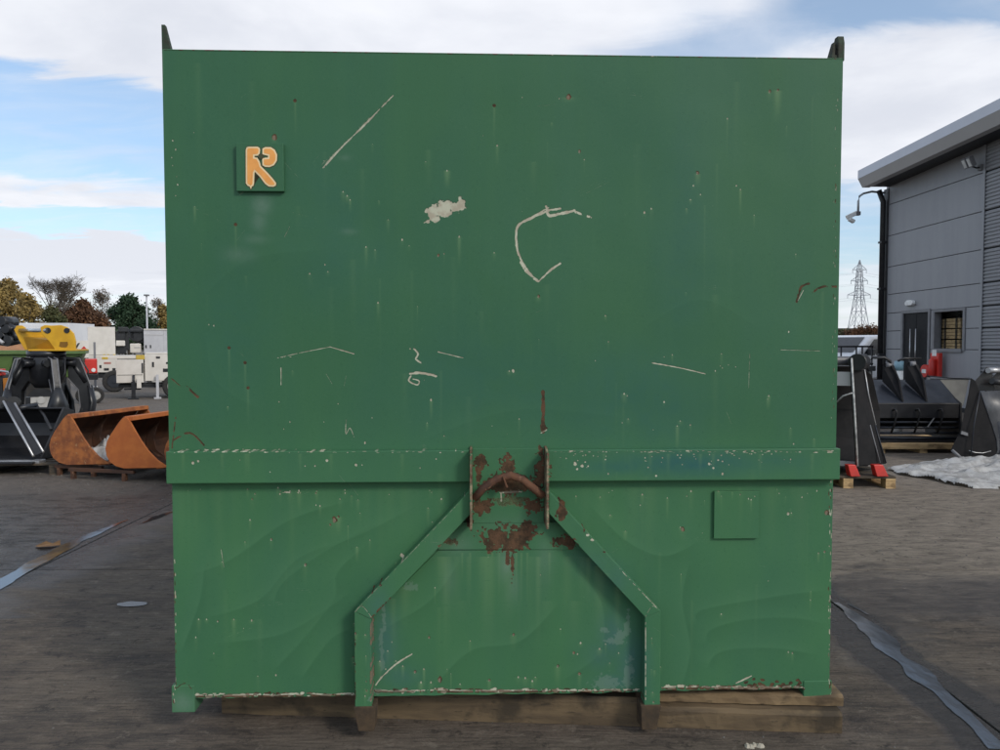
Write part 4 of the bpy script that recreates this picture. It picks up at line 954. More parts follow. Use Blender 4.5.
def place(u, v, Y, z=None):
    p = at(u, v, Y); return (p.x, Y, p.z if z is None else z)
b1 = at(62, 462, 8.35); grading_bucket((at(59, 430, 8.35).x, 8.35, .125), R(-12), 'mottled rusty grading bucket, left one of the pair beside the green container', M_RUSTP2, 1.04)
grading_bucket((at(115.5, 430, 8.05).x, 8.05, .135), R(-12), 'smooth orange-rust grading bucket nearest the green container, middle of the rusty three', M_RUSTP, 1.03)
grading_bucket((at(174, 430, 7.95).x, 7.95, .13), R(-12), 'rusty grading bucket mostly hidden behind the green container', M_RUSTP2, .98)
for i, (u0, v0, u1, v1, Y0, Y1) in enumerate(((58, 0, 112, 0, 8.5, 8.5), (104, 0, 172, 0, 8.95, 8.95))):
    A, B_ = at(u0, 400, Y0), at(u1, 400, Y1)
    t = thing('steel_stand', 'low rusty stand under the %s rusty grading bucket' % ('left', 'middle')[i], 'stand', ((A.x + B_.x) / 2 , Y0 - .08 - i * .7, 0), R(-12), 'low stands under the rusty buckets'); w_ = (B_.x - A.x) / 2
    for yy in (-.05, .75): MB().b2(-w_, w_, yy - .02, yy + .02, .085, .12).done('cross_bar', M_RUSTD, t)
    for xx in (-w_ + .05, w_ - .12):
        for yy in (-.05, .75): MB().b2(xx - .02, xx + .02, yy - .021, yy + .021, 0, .085).done('leg', M_RUST, t)
# crumpled sheets
def crumple(name, label, cat, loc, outline, hgt, mat, seed, nx=70, ny=40, parent=None, sc=3.0):
    xs_ = [p[0] for p in outline]; ys_ = [p[1] for p in outline]; x0, x1, y0, y1 = min(xs_), max(xs_), min(ys_), max(ys_)
    def inside(x, y):
        c = False; n = len(outline)
        for i in range(n):
            (ax, ay), (bx, by) = outline[i], outline[(i + 1) % n]
            if (ay > y) != (by > y) and x < (bx - ax) * (y - ay) / (by - ay) + ax: c = not c
        return c
    def edge(x, y):
        m = 9
        for i in range(len(outline)):
            a_, b_ = Vector(outline[i]), Vector(outline[(i + 1) % len(outline)]); p = Vector((x, y)); d = b_ - a_; t = max(0, min(1, (p - a_).dot(d) / d.length_squared)); m = min(m, (p - a_ - d * t).length)
        return m
    vs, fs, idx = [], [], {}
    for j in range(ny + 1):
        for i in range(nx + 1):
            x = x0 + (x1 - x0) * i / nx; y = y0 + (y1 - y0) * j / ny
            if not inside(x, y): continue
            e = min(1, edge(x, y) / (.25 * (y1 - y0)))
            q = Vector((x * sc, y * sc, seed)); r1 = abs(mnoise.noise(q)); r2 = abs(mnoise.noise(q * 2.3 + Vector((3, 1, 0)))); r3 = abs(mnoise.noise(q * 5.1)); big = .5 + .5 * mnoise.noise(q * .45)
            qa = Vector((x * sc * .55 + .5 * mnoise.noise(q * .6), y * sc * 1.5 + .7 * mnoise.noise(q * .5 + Vector((4, 4, 4))), seed))
            f1 = 1 - abs(mnoise.noise(qa)) * 2; f2 = 1 - abs(mnoise.noise(qa * 2.1 + Vector((3, 1, 0)))) * 2; f3 = 1 - abs(mnoise.noise(qa * 4.3)) * 2
            z = hgt * (e ** .35) * (.06 + .75 * big * big + max(f1, 0) ** 2 * .38 + max(f2, 0) ** 2 * .22 + max(f3, 0) ** 2 * .03)
            idx[(i, j)] = len(vs); vs.append((x + .03 * mnoise.noise(q * 3), y + .03 * mnoise.noise(q * 3 + Vector((9, 0, 0))), max(.004, z)))
    for j in range(ny):
        for i in range(nx):
            k = [(i, j), (i + 1, j), (i + 1, j + 1), (i, j + 1)]
            if all(q in idx for q in k): fs.append(tuple(idx[q] for q in k))
    b = MB(); b.mesh(vs, fs); o = b.done(name, mat, None, 0, True); o.location = loc; return tag(o, label, cat)
def plastic_mat():
    m, g, b = new_mat('polythene'); v = g.obj(); n = g.noise(v, 9, 6, .65, .8); n2_ = g.noise(v, 30, 4, .6, .6)
    g.put(b.inputs['Base Color'], g.mix(g.step(n, .35, .62), (.62, .61, .59), (.42, .41, .39)))
    b.inputs['Roughness'].default_value = .18; b.inputs['Transmission Weight'].default_value = .2; b.inputs['Subsurface Weight'].default_value = .0
    g.put(b.inputs['Normal'], g.bump(n + n2_ * .5, .6, .015)); return m
M_POLY = plastic_mat()
P0 = gnd(945, 480)
outl = [gnd(u, v) for u, v in ((888, 470), (905, 468), (925, 464), (950, 463), (985, 462), (1030, 464), (1060, 474), (1040, 488), (1000, 489), (975, 489), (955, 486), (935, 481), (915, 478), (900, 476))]
crumple('plastic_sheet', 'crumpled white polythene sheet lying on the ground before the black buckets', 'plastic sheet', (P0.x, P0.y, 0), [(p.x - P0.x, p.y - P0.y) for p in outl], .18, M_POLY, 4.2, 130, 80, sc=2.1)
c0 = at(96, 440, 8.75)
o = crumple('plastic_sheet', 'small white polythene sheet bunched between the two rusty buckets', 'plastic sheet', (c0.x + .10, 8.75, .15), [(-.20, -.15), (-.05, -.25), (.15, -.25), (.2, .2), (.1, .5), (-.1, .5), (-.2, .2)], .26, M_POLY, 9.4, 40, 40, sc=5)
# --- black bucket with bright edges, far left, on a dark pallet
pA = at(8, 470, 8.6)
pallet((at(6, 465, 8.75).x, 8.95, 0), R(4), 'dark wet pallet under the black bucket at the left edge', 1.5, 1.1, M_DARKPAL)
kb = thing('digger_bucket', 'black digger bucket with two bright steel edge bars, left edge of the yard', 'bucket', (at(42, 455, 8.55).x, 8.55, .13), R(2))
def kp(u, v, Y): p = at(u, v, Y); return (p.x - kb.location.x, Y - 8.55, p.z - .13)
top_, low = kp(12, 400, 9.0), kp(38, 455, 8.45)
pf = [(-.02, .02), (.10, .02), (.40, .0), (.72, .05), (.90, .19), (.94, .36), (.84, .52), (.62, .58)]      # (y, z) profile of the shell, mouth to the front
MB().strip(pf, 'x', -1.45, -.08, .018).done('shell', M_BKT, kb)
for xx in (-1.46, -.08):
    MB().prism(pf[1:], 'x', xx - .01, xx + .012).done('side_plate', M_BKT, kb, .003)
MB().b2(-1.45, .02, -.10, .04, -.004, .03).done('cutting_edge', M_BRIGHT, kb, .004)
MB().b2(-1.45, -.02, -.16, -.101, .0, .022).done('edge_lip', M_BKT, kb, .004)
for (a, c) in (((6, 401, 9.0), (33, 456, 8.42)), ((17, 403, 9.0), (43, 452, 8.46))): MB().tube([kp(*a), kp(*c)], .013, 8).done('edge_bar', M_BRIGHT, kb)
MB().mesh([kp(6, 401, 9.01), kp(17, 403, 9.01), kp(43, 452, 8.48), kp(33, 456, 8.44)], [(0, 1, 2, 3)]).done('bar_web', M_BKT, kb)
MB().tube([kp(17, 409, 9.1), kp(40, 405, 9.3)], .035, 10).done('top_tube', M_BKT2, kb)
MB().tube([kp(39, 405, 9.3), kp(46, 415, 9.1), kp(52, 430, 8.8)], .018, 8).done('side_bar', M_BKT, kb)
for u in (4, 16): MB().tube([kp(u, 402, 9.05), kp(u + 3, 402, 9.5)], .07, 14).done('pin_boss', M_BKT, kb)
# --- screening bucket on pallet (right, by the warehouse)
pp = at(916, 440, 10.6)
pallet((at(918, 448, 10.3).x, 10.66, .0), R(0), 'clean pale pallet under the wide black slatted bucket', 1.25, 1.0)
sb = thing('screening_bucket', 'wide black screening bucket with slatted bars and two ears, on the pale pallet', 'bucket', (0, 0, 0))
YA, YB_ = 10.3, 10.9
q1, q2, q3, q4 = at(876, 403, YA), at(960, 403, YA), at(940, 379.6, YB_), at(866, 379.6, YB_)
def slab4(mb, pts, th):
    n_ = (pts[1] - pts[0]).cross(pts[3] - pts[0]).normalized() * th; mb.hexa([p - n_ for p in pts] + list(pts))
m_ = MB(); slab4(m_, [q1, q2, q3, q4], .015); m_.done('top_plate', M_BKT2, sb, .003)  # bluer, paler tone stands for sky reflected on the slope
zf0 = at(900, 418, YA).z
MB().b2(q1.x, q2.x, YA - .012, YA + .004, zf0, q1.z - .004).done('front_plate', M_BKT, sb, .004)
zb_ = .135
for s, xx in ((-1, q1.x), (1, q2.x)):
    sp = [(YA - .02, q1.z), (YA + .6, q3.z - .02), (YA + .66, .55), (YA + .6, .25), (YA + .40, zb_), (YA - .0, zb_ + .0), (YA - .08, zb_ + .06), (YA - .03, zf0)]
    MB().prism(sp, 'x', xx - .012, xx + .012).done('side_plate', M_BKT, sb, .003)
MB().b2(q1.x, q2.x, YA + .60, YA + .62, .25, q3.z - .03).done('back_plate', M_BKT, sb)
MB().b2(q1.x + .02, q2.x - .02, YA - .04, YA + .5, zb_, zb_ + .02).done('floor_plate', M_BKT, sb)
for k in range(4):
    z = zf0 - .06 - k * .075; MB().tube([(q1.x + .014, YA + .02 + k * .004, z), (q2.x - .014, YA + .02 + k * .004, z)], .017, 10).done('bar', M_BKT2, sb)
for u in (895, 918, 941):
    p = at(u, 411, YA - .03); MB().tube([(p.x - .03, YA - .005, p.z - .30), (p.x - .01, YA - .05, p.z - .16), (p.x + .01, YA - .06, p.z - .03), (p.x, YA - .05, p.z + .03), (p.x - .02, YA - .01, p.z + .01)], .014, 8).done('hose', M_BKT, sb)
MB().box(at(931, 418, YA - .03) + Vector((0, 0, -.06)), (.012, .012, .15), Matrix.Rotation(R(35), 3, 'Y')).done('tag', M_BRIGHT, sb)
for us in ((883, 903, 886, 363), (906, 927, 910, 362)):
    for dx_ in (0.0,):
        a_, b_, c_ = at(us[1], 401, YA + .02), at(us[0], 380, YA + .5), at(us[2] + 2, us[3], YA + .42)
        e = MB(); tx = Vector((.012, 0, 0)); P_ = [b_ + Vector((0, 0, -.02)), a_ + Vector((0, 0, -.01)), (a_ + c_) / 2 + Vector((.03, -.05, .02)), c_ + Vector((.06, -.03, -.04)), c_ + Vector((0, 0, .02)), c_ + Vector((-.06, .02, -.03))]
        e.mesh([p - tx for p in P_] + [p + tx for p in P_], [tuple(range(6)), tuple(range(11, 5, -1))] + [(i, (i + 1) % 6, (i + 1) % 6 + 6, i + 6) for i in range(6)]); e = e.done('ear_bracket', M_BKTD, sb, .003)
        MB().tube([c_ + Vector((-.03, 0, -.03)), c_ + Vector((.04, -.01, -.03))], .04, 12).done('pin_boss', M_FRAME, e)
MB().tube([at(867, 378, 10.8), at(868, 362, 10.7), at(873, 357.5, 10.7), at(884, 357.5, 10.7), at(890, 361, 10.7), at(891, 368, 10.7)], .022, 8).done('lifting_loop', M_BKT, sb)
MB().tube([at(898, 361, 10.8), at(904, 358.3, 10.8), at(921, 358.5, 10.8)], .016, 8).done('lifting_loop', M_BKT, sb)
MB().tube([at(927, 376, 10.85), at(950, 378, 10.6), at(971, 379, 10.2)], .010, 6).done('cable', M_BKT, sb)
# --- black bucket standing beside the container, on pallet with red chocks
dpth = 7.7
pc = at(868, 480, 7.75)
pallet((at(846, 480, 7.75).x, 8.05, 0), R(-3), 'pallet with pale block ends under the tall black bucket right of the container', .95, .8, M_PALE, h=.125, top=M_DARKPAL)  # sunlit block ends and dark-hidden planks put in as two wood tones
tb = thing('tall_bucket', 'tall black bucket with lit edges coloured white standing next to the green container, right side', 'bucket', (0, 0, 0))
def T(u, v, Y): return at(u, v, Y)
# outer side plate between the two bright edges
back_l = Vector((-1.0, .55, 0))
A_ = [T(851, 358, 7.75), T(854, 410, 7.7), T(857, 466, 7.66)]; B_ = [T(863, 364, 8.0), T(868, 395, 8.0), T(875, 425, 8.02), T(886, 464, 8.0)]
outline_ = A_ + B_[::-1]
def plate3(pts, off): 
    b = MB(); n = len(pts); off = Vector(off); b.mesh([p for p in pts] + [p + off for p in pts], [tuple(range(n)), tuple(range(2 * n - 1, n - 1, -1))] + [(i, (i + 1) % n, (i + 1) % n + n, i + n) for i in range(n)]); return b
plate3(outline_, (-.012, .012, 0)).done('side_plate', M_BKTD, tb, .003)
plate3([p + back_l for p in outline_], (-.012, .012, 0)).done('side_plate', M_BKTD, tb, .003)
MB().tube([p + Vector((0, -.012, 0)) for p in A_], .010, 6).done('lit_edge', pm('lit_line_white', (.62, .62, .60), (.3, .3, .3), .5, scale=20), tb)  # plate edge catching light, coloured white on the black bucket
MB().tube([p + Vector((.0, -.012, 0)) for p in B_[:3]], .009, 6).done('edge', M_BRIGHT, tb)
MB().tube([T(875, 425, 7.98), T(886, 463, 7.96)], .008, 6).done('edge', M_BKT2, tb); MB().tube([T(870, 425, 7.9), T(880, 463, 7.88)], .007, 6).done('edge', M_FRAME, tb)
# shell: curved back seen inside the mouth, running left behind the container
back_l = Vector((-1.0, .55, 0))
pr = [T(857, 466, 7.70), T(868, 466, 8.1), T(880, 440, 8.5), T(880, 410, 8.65), T(872, 375, 8.5), T(862, 366, 8.2)]
s_ = MB(); n = len(pr); s_.mesh(pr + [p + back_l for p in pr], [(i, i + 1, n + i + 1, n + i) for i in range(n - 1)]); o = s_.done('shell', M_BKTD, tb, 0, True); mm = o.modifiers.new('solid', 'SOLIDIFY'); mm.thickness = .015
plate3([T(851, 372, 7.78), T(851, 386, 7.77), T(851, 386, 7.77) + back_l, T(851, 372, 7.78) + back_l], (0, .012, 0)).done('brow_plate', M_FASC2, tb, .003)  # pale grey stands for light reflected below the tube
MB().tube([T(855, 361, 7.85), T(855, 361, 7.85) + back_l], .050, 14).done('cross_tube', pm('grey_tube', (.16, .165, .17), (.1, .1, .11), .4), tb)
MB().tube([T(856, 362, 7.74) + Vector((0, -.02, 0)), T(862, 362, 7.95)], .085, 18).done('pin_boss', M_BKT, tb)
MB().tube([T(837, 402, 7.8), T(843, 396, 7.74), T(852, 393, 7.66)], .008, 6).done('hose', pm('lit_line_white', (.6, .6, .6)), tb)
plate3([T(857, 462, 7.68), T(857, 467, 7.67), T(857, 467, 7.67) + back_l, T(857, 462, 7.68) + back_l], (0, .03, 0)).done('cutting_edge', M_FRAME, tb)
for i, (u0, u1) in enumerate(((849, 858), (875, 886))):
    p0, p1 = T(u0, 472, 7.62), T(u1 + 1, 472, 7.62); w_ = p1.x - p0.x; zc = .127
    o = MB(); h = .118; o.hexa([(-w_ * .35, -.05, 0), (w_ * .62, -.05, 0), (w_ * .62, .05, 0), (-w_ * .35, .05, 0), (-w_ * .62, -.04, h), (w_ * .18, -.04, h), (w_ * .18, .04, h), (-w_ * .62, .04, h)])
    o = o.done('red_block', M_RED, None, .006); o.location = ((p0.x + p1.x) / 2, 7.66, zc); tag(o, 'slanted red block on the pallet at the %s of the tall black bucket' % ('inner lit edge', 'outer corner')[i], 'block', 'red blocks on the pallet')
# --- black bucket lying at the right edge
eb = thing('digger_bucket', 'black digger bucket lying on its side at the right edge beyond the plastic sheet', 'bucket', (0, 0, 0))
ol = [(970.8, 378), (968, 395), (960.6, 430), (951, 449), (955, 455), (960.5, 457.5), (976, 460), (993, 462), (997, 450), (996, 440), (991, 424), (986.7, 411.7), (980, 392), (975.5, 381)]
P_ = [at(u, v, 9.25) for u, v in ol]; dv = Vector((1.0, .62, 0))
plate3(P_, (.01, .012, 0)).done('side_plate', M_BKTD, eb, .004)
plate3([p + dv for p in P_], (.01, .012, 0)).done('side_plate', M_BKT, eb, .004)
sh = P_[12:5:-1]; n = len(sh); s_ = MB(); s_.mesh(sh + [p + dv for p in sh], [(i, i + 1, n + i + 1, n + i) for i in range(n - 1)]); o = s_.done('shell', pm('lit_grey_shell', (.085, .088, .095), (.05, .052, .058), .4), eb, 0, True); mm = o.modifiers.new('solid', 'SOLIDIFY'); mm.thickness = .012  # paler grey puts the light on the black bucket's back into the colour
ft = [at(980, 392, 9.235), at(974, 425, 9.2), at(970.5, 459, 9.2)]
MB().tube(ft, .007, 6).done('fold_edge', M_BKT2, eb)
plate3([at(u, v, 9.22) for u, v in ((962, 431), (968, 433), (968, 436), (961, 434))], (0, .01, 0)).done('wear_tab', M_FRAME, eb)
MB().tube([at(u, v, 9.22) for u, v in ((969, 450.5), (975, 452.5), (983, 453), (991, 451))], .006, 6).done('scuff_bar', M_BRIGHT, eb)
MB().tube([at(952, 450, 9.2), at(961, 458, 9.15)], .02, 6).done('tooth', M_FRAME, eb)
ea = [at(u, v, 9.6) for u, v in ((976, 391), (975.5, 380), (983, 372), (986, 367), (990, 367), (992, 373), (994, 391))]
plate3(ea, (.012, .008, 0)).done('ear_bracket', M_BKT, eb, .003)
plate3([p + Vector((.28, .14, 0)) for p in ea], (.012, .008, 0)).done('ear_bracket', M_BKT, eb, .003)
MB().tube([at(988, 370.5, 9.55), at(988, 370.5, 9.55) + Vector((.36, .18, 0))], .035, 12).done('pin', M_BRIGHT, eb)
MB().tube([at(992, 381, 9.5), at(1010, 384, 9.6)], .04, 10).done('link', M_BKT, eb)
plate3([at(u, v, 9.5) for u, v in ((986, 391), (1020, 391), (1020, 421), (990, 420))], (0, .02, 0)).done('brow_plate', pm('lit_grey_shell', (.085, .088, .095)), eb)
MB().tube([at(1003, 422, 9.4), at(1010, 460, 9.3)], .16, 20).done('cylinder', pm('grey_tube', (.16, .165, .17)), eb)
# pale bin against the wall
pb = thing('pale_bin', 'pale grey-beige sloping bin between the slatted bucket and the wall', 'bin', (0, 0, 0))
q = [at(u, v, 11.6) for u, v in ((930, 379), (969, 379), (964, 403), (957, 418), (940, 420))]
plate3(q, (.25, .5, 0)).done('bin_body', pm('beige_steel', (.30, .28, .24), (.25, .23, .20), .5), pb, .006)
MB().tube([q[0] + Vector((0, 0, .01)), q[1] + Vector((0, 0, .01))], .02, 8).done('rim', M_FRAME, pb)
MB().b2(q[4].x, q[2].x, 11.75, 12.0, 0, q[4].z).done('bin_base', M_BKT, pb)
dm = thing('small_drum', 'small blue and white drum by the warehouse door', 'drum', (at(899, 360, 12.5).x, 12.5, 0))
zt = at(899, 361, 12.5).z
MB().tube([(0, 0, 0), (0, 0, zt - .16)], .07, 14).done('drum_body', pm('white_plastic', (.7, .7, .7)), dm); MB().tube([(0, 0, zt - .158), (0, 0, zt)], .072, 14).done('lid', pm('pale_blue', (.25, .42, .5), None, .4), dm)

# ================================================================== LEFT BACKGROUND MACHINES
M_YEL = pm('yellow_paint', (.72, .40, .015), (.62, .33, .012), .4, 0, 6, .1, 40)
M_GRAB = pm('grab_black', (.010, .011, .014), (.020, .021, .024), .36, 0, 6, .2, 30, wear=((.08, .075, .07), .66))
M_CHROME = pm('chrome_rod', (.6, .61, .62), None, .15, .9)
gx = at(48, 420, 10.4).x; gy = 10.4
gb = thing('orange_peel_grab', 'black orange-peel grab with a yellow coupling head standing on its tines', 'grab', (gx, gy, 0), R(8))
zh = at(53, 350, gy).z                                  # bottom of the yellow head
MB().tube([(0, 0, zh - .10), (0, 0, zh - .01)], .24, 24).done('rotator', M_GRAB, gb)
MB().tube([(0, 0, zh - .52), (0, 0, zh - .42), (0, 0, zh - .20), (0, 0, zh - .10)], [.15, .22, .26, .25], 10).done('hub', M_GRAB, gb)
for k in range(5):
    a = R(72 * k - 90 + 36); c, s = math.cos(a), math.sin(a)
    def rp(r, z, t=0): return Vector((c * r - s * t, s * r + c * t, z))
    prof = [(.24, zh - .10), (.40, zh - .12), (.52, zh - .48), (.56, zh - .72), (.52, zh - .98), (.40, zh - 1.20), (.26, zh - 1.34), (.16, .0), (.20, .16), (.32, zh - 1.06), (.40, zh - .80), (.38, zh - .56), (.26, zh - .40)]
    prof = [(r, max(z, .0)) for r, z in prof]; V = [rp(r, z, -.035) for r, z in prof] + [rp(r, z, .035) for r, z in prof]; n = len(prof)
    t = MB(); t.mesh(V, [tuple(range(n)), tuple(range(2 * n - 1, n - 1, -1))] + [(i, (i + 1) % n, (i + 1) % n + n, i + n) for i in range(n)]); tine = t.done('tine', M_GRAB, gb, .008)
    for sg in (-1, 1): MB().tube([rp(r + .002, z, .036 * sg) for r, z in prof[:8]], .009, 5).done('worn_edge', M_FRAME, tine)
    MB().tube([rp(r - .002, z, -.036) for r, z in prof[9:]], .008, 5).done('worn_edge', M_FRAME, tine)
    sh_ = [(.53, zh - .50), (.575, zh - .74), (.53, zh - 1.0), (.41, zh - 1.22), (.25, .06)]; wd = [.05, .13, .17, .12, .03]; t = MB()
    V = []; 
    for (r, z), w_ in zip(sh_, wd): V += [rp(r - .03, z, -w_), rp(r + .02, z, -w_ * .5), rp(r + .03, z, 0), rp(r + .02, z, w_ * .5), rp(r - .03, z, w_)]
    t.mesh(V, [(i * 5 + j, i * 5 + j + 1, i * 5 + j + 6, i * 5 + j + 5) for i in range(4) for j in range(4)]); o = t.done('shell_blade', M_GRAB, tine, 0, True); mm = o.modifiers.new('solid', 'SOLIDIFY'); mm.thickness = .02
    MB().tube([rp(.30, zh - .16), rp(.47, zh - .46)], .045, 10).done('ram_barrel', M_GRAB, gb); MB().tube([rp(.47, zh - .46), rp(.545, zh - .72)], .022, 8).done('ram_rod', M_CHROME, gb)
    for sg in (-1, 1): MB().b2(0, 0, 0, 0, 0, 0) if False else MB().tube([rp(.22, zh - .18, sg * .07), rp(.36, zh - .18, sg * .07)], .05, 8).done('pivot_lug', M_GRAB, gb)
    MB().tube([rp(.24, zh - .12, .10), rp(.40, zh - .10, .13), rp(.50, zh - .30, .10), rp(.48, zh - .44, .05)], .012, 6).done('hose', M_BLACK, gb)
# coupling head: two profiled side plates, cross tube, web
def hz(u, v, dy_=0.0):
    p = at(u, v, gy + dy_); return (p.x - gx, p.z)
front = [(38, 327), (42, 325), (48, 325.5), (57, 325), (63, 327), (69, 333), (71, 341), (71, 350), (52, 350), (46, 341), (39, 334)]
backp = [(20, 330), (22, 326), (27, 325.5), (34, 331), (46, 344), (52, 350), (30, 350), (25, 341)]
hd = thing('x', 'x', 'x'); bpy.data.objects.remove(hd)
P_ = [hz(*p, -.2) for p in front]; head = MB().prism(P_, 'y', -.20, -.165).done('coupling_plate', M_YEL, gb, .006)
P2 = [(x + .0, z) for x, z in [hz(*p) for p in backp]]
MB().prism([hz(u, v, .2) for u, v in ((20, 330), (22, 326), (27, 325.5), (33, 330), (60, 331), (62, 350), (30, 350), (25, 341))], 'y', .165, .20).done('coupling_plate', M_YEL, gb, .006)
def hv3(u, v, y): q = hz(u, v, y); return (q[0], y, q[1])
MB().hexa([hv3(52, 349.5, -.164), hv3(70, 349.5, -.164), hv3(60, 349.5, .164), hv3(31, 349.5, .164), hv3(46, 340, -.164), hv3(68, 336, -.164), hv3(59, 336, .164), hv3(27, 337, .164)]).done('coupling_web', pm('amber_web', (.60, .30, .01), (.5, .24, .01), .5), gb, .004)
MB().b2(hz(28, 0)[0], hz(72, 0)[0], -.22, .22, zh - .012, zh + .012).done('coupling_base', M_YEL, gb, .004)
a_, b_ = hz(25, 330.5, .18), hz(45, 330.5, -.2)
MB().tube([(a_[0], .16, a_[1]), (b_[0], -.21, b_[1])], .028, 12).done('pin', M_CHROME, gb)
for u, v, r in ((45, 330.5, .040), (63, 330.5, .036)):
    c_ = hz(u, v, -.2); MB().tube([(c_[0], -.21, c_[1]), (c_[0], -.17, c_[1])], r, 14).done('pin_bore', M_GRAB, gb)
c_ = hz(60, 344, -.2); MB().prism([(c_[0] - .06, c_[1] - .03), (c_[0] - .03, c_[1] - .045), (c_[0] + .035, c_[1] - .045), (c_[0] + .055, c_[1] - .01), (c_[0] + .05, c_[1] + .03), (c_[0] - .045, c_[1] + .03)], 'y', -.2035, -.18).done('plate_opening', pm('deep_amber', (.25, .12, .01), None, .7), gb)
# rear pallet under the grab
# orange machine parts left edge
om = thing('orange_attachment', 'orange steel digger attachment bracket beside the grab at the left edge', 'attachment', (at(12, 400, 11.4).x, 11.4, 0))
def olp(u, v): p = at(u, v, 11.4); return (p.x - om.location.x, p.z)
M_ORG = pm('orange_paint', (.62, .22, .02), (.5, .17, .015), .5, 0, 8, wear=((.15, .08, .04), .62))
MB().prism([olp(*p) for p in ((7, 378), (20, 377), (17, 386), (15, 397), (8, 397))], 'y', -.1, -.06).done('bracket_plate', M_ORG, om, .006)
MB().prism([olp(*p) for p in ((7, 378), (20, 377), (17, 386), (15, 397), (8, 397))], 'y', .06, .1).done('bracket_plate', M_ORG, om, .006)
MB().tube([(olp(12.5, 386)[0], -.115, olp(12.5, 386)[1]), (olp(12.5, 386)[0], .11, olp(12.5, 386)[1])], .035, 12).done('pin', M_GRAB, om)
MB().b2(-.5, .1, -.09, .3, 0, olp(0, 398)[1]).done('lower_frame', M_GRAB, om, .01)
MB().prism([olp(*p) for p in ((-12, 372), (4, 374), (6, 400), (-12, 400))], 'y', -.06, .25).done('housing', M_GRAB, om, .02)
MB().tube([(olp(-2, 375)[0], -.12, olp(0, 377)[1]), (olp(6, 371)[0], -.12, olp(0, 370.5)[1]), (olp(14, 371)[0], -.12, olp(0, 372)[1]), (olp(23, 376)[0], -.12, olp(0, 378)[1])], .018, 8).done('hose', M_CHROME, om)
MB().box((olp(1, 372)[0], -.05, olp(0, 372)[1]), (.14, .12, .10)).done('red_cap', M_RED, om, .01)
# green skip trailer with sandy load
gt = thing('green_dump_trailer', 'bright green dump trailer body heaped with orange sand behind the grab', 'trailer', (at(86, 360, 15).x, 15.0, 0), R(27))
M_G3 = pm('bright_green', (.095, .165, .045), (.075, .13, .035), .5, 0, 5)
def gp(u, v): p = at(u, v, 15); return (p.x - gt.location.x, p.z)
zt, zm, zb2 = gp(0, 350)[1], gp(0, 354)[1], gp(0, 377)[1]; xL, xR = -3.2, .05
bd = MB(); bd.hexa([(xL + .1, 0, zb2), (xR - .3, 0, zb2), (xR - .3, 1.7, zb2), (xL + .1, 1.7, zb2), (xL, -.1, zm - .005), (xR - .1, -.1, zm - .005), (xR - .1, 1.8, zm - .005), (xL, 1.8, zm - .005)]); bd.done('body', M_G3, gt, .02)
rim = MB(); rim.b2(xL - .05, xR - .05, -.16, -.06, zm, zt); rim.b2(xL - .05, xR - .05, 1.76, 1.86, zm, zt); rim.b2(xR - .14, xR - .05, -.06, 1.76, zm, zt); rim.done('rim', M_G3, gt, .01)
M_SAND = pm('orange_sand', (.45, .22, .10), (.36, .17, .08), .95, 0, 8, .6, 40, .02)
hv = []; hf = []
for j in range(13):
    for i in range(31):
        x = xL + (xR - xL - .1) * i / 30; y = 1.8 * j / 12; e = min(j, 12 - j, i, 30 - i) / 4; hv.append((x, y, zm + .02 + min(1, e) * (.12 + .22 * abs(mnoise.noise(Vector((x * 1.1, y, 2)))))))
for j in range(12):
    for i in range(30): k = j * 31 + i; hf.append((k, k + 1, k + 32, k + 31))
h = MB(); h.mesh(hv, hf); h.done('sand_load', M_SAND, gt, 0, True)
M_TYRE = pm('tyre_rubber', (.022, .021, .020), (.035, .032, .03), .85, 0, 10)
M_RIM = pm('wheel_rim', (.45, .44, .42), (.35, .34, .32), .5)
def wheel(parent, x, y, r, w=.22, rimm=None, name='wheel'):
    t = MB(); n = 28; V = []; secs = [(-w / 2, r * .62), (-w / 2, r * .9), (-w * .36, r), (w * .36, r), (w / 2, r * .9), (w / 2, r * .62)]
    for yy, rr in secs: V += [(x + rr * math.cos(2 * math.pi * k / n), y + yy, r + rr * math.sin(2 * math.pi * k / n)) for k in range(n)]
    F_ = [(i * n + k, i * n + (k + 1) % n, ((i + 1) % 6) * n + (k + 1) % n, ((i + 1) % 6) * n + k) for i in range(6) for k in range(n)]
    t.mesh(V, F_); wo = t.done(name, M_TYRE, parent)
    d = MB(); d.tube([(x, y - w * .38, r), (x, y - w * .22, r)], [r * .60, r * .63], 20); d.tube([(x, y - w * .48, r), (x, y - w * .38, r)], r * .2, 10); d.done('rim', rimm or M_RIM, wo)
    return wo
wheel(gt, -.8, .3, .38); wheel(gt, -1.8, .3, .38)
MB().b2(xL + .2, xR - .4, .2, 1.5, .45, zb2).done('chassis', M_GRAB, gt)
MB().b2(-2.05, -1.93, -.07, -.04, gp(0, 362)[1], gp(0, 357)[1]).done('marker_plate', pm('white_plastic', (.7, .7, .7)), gt)
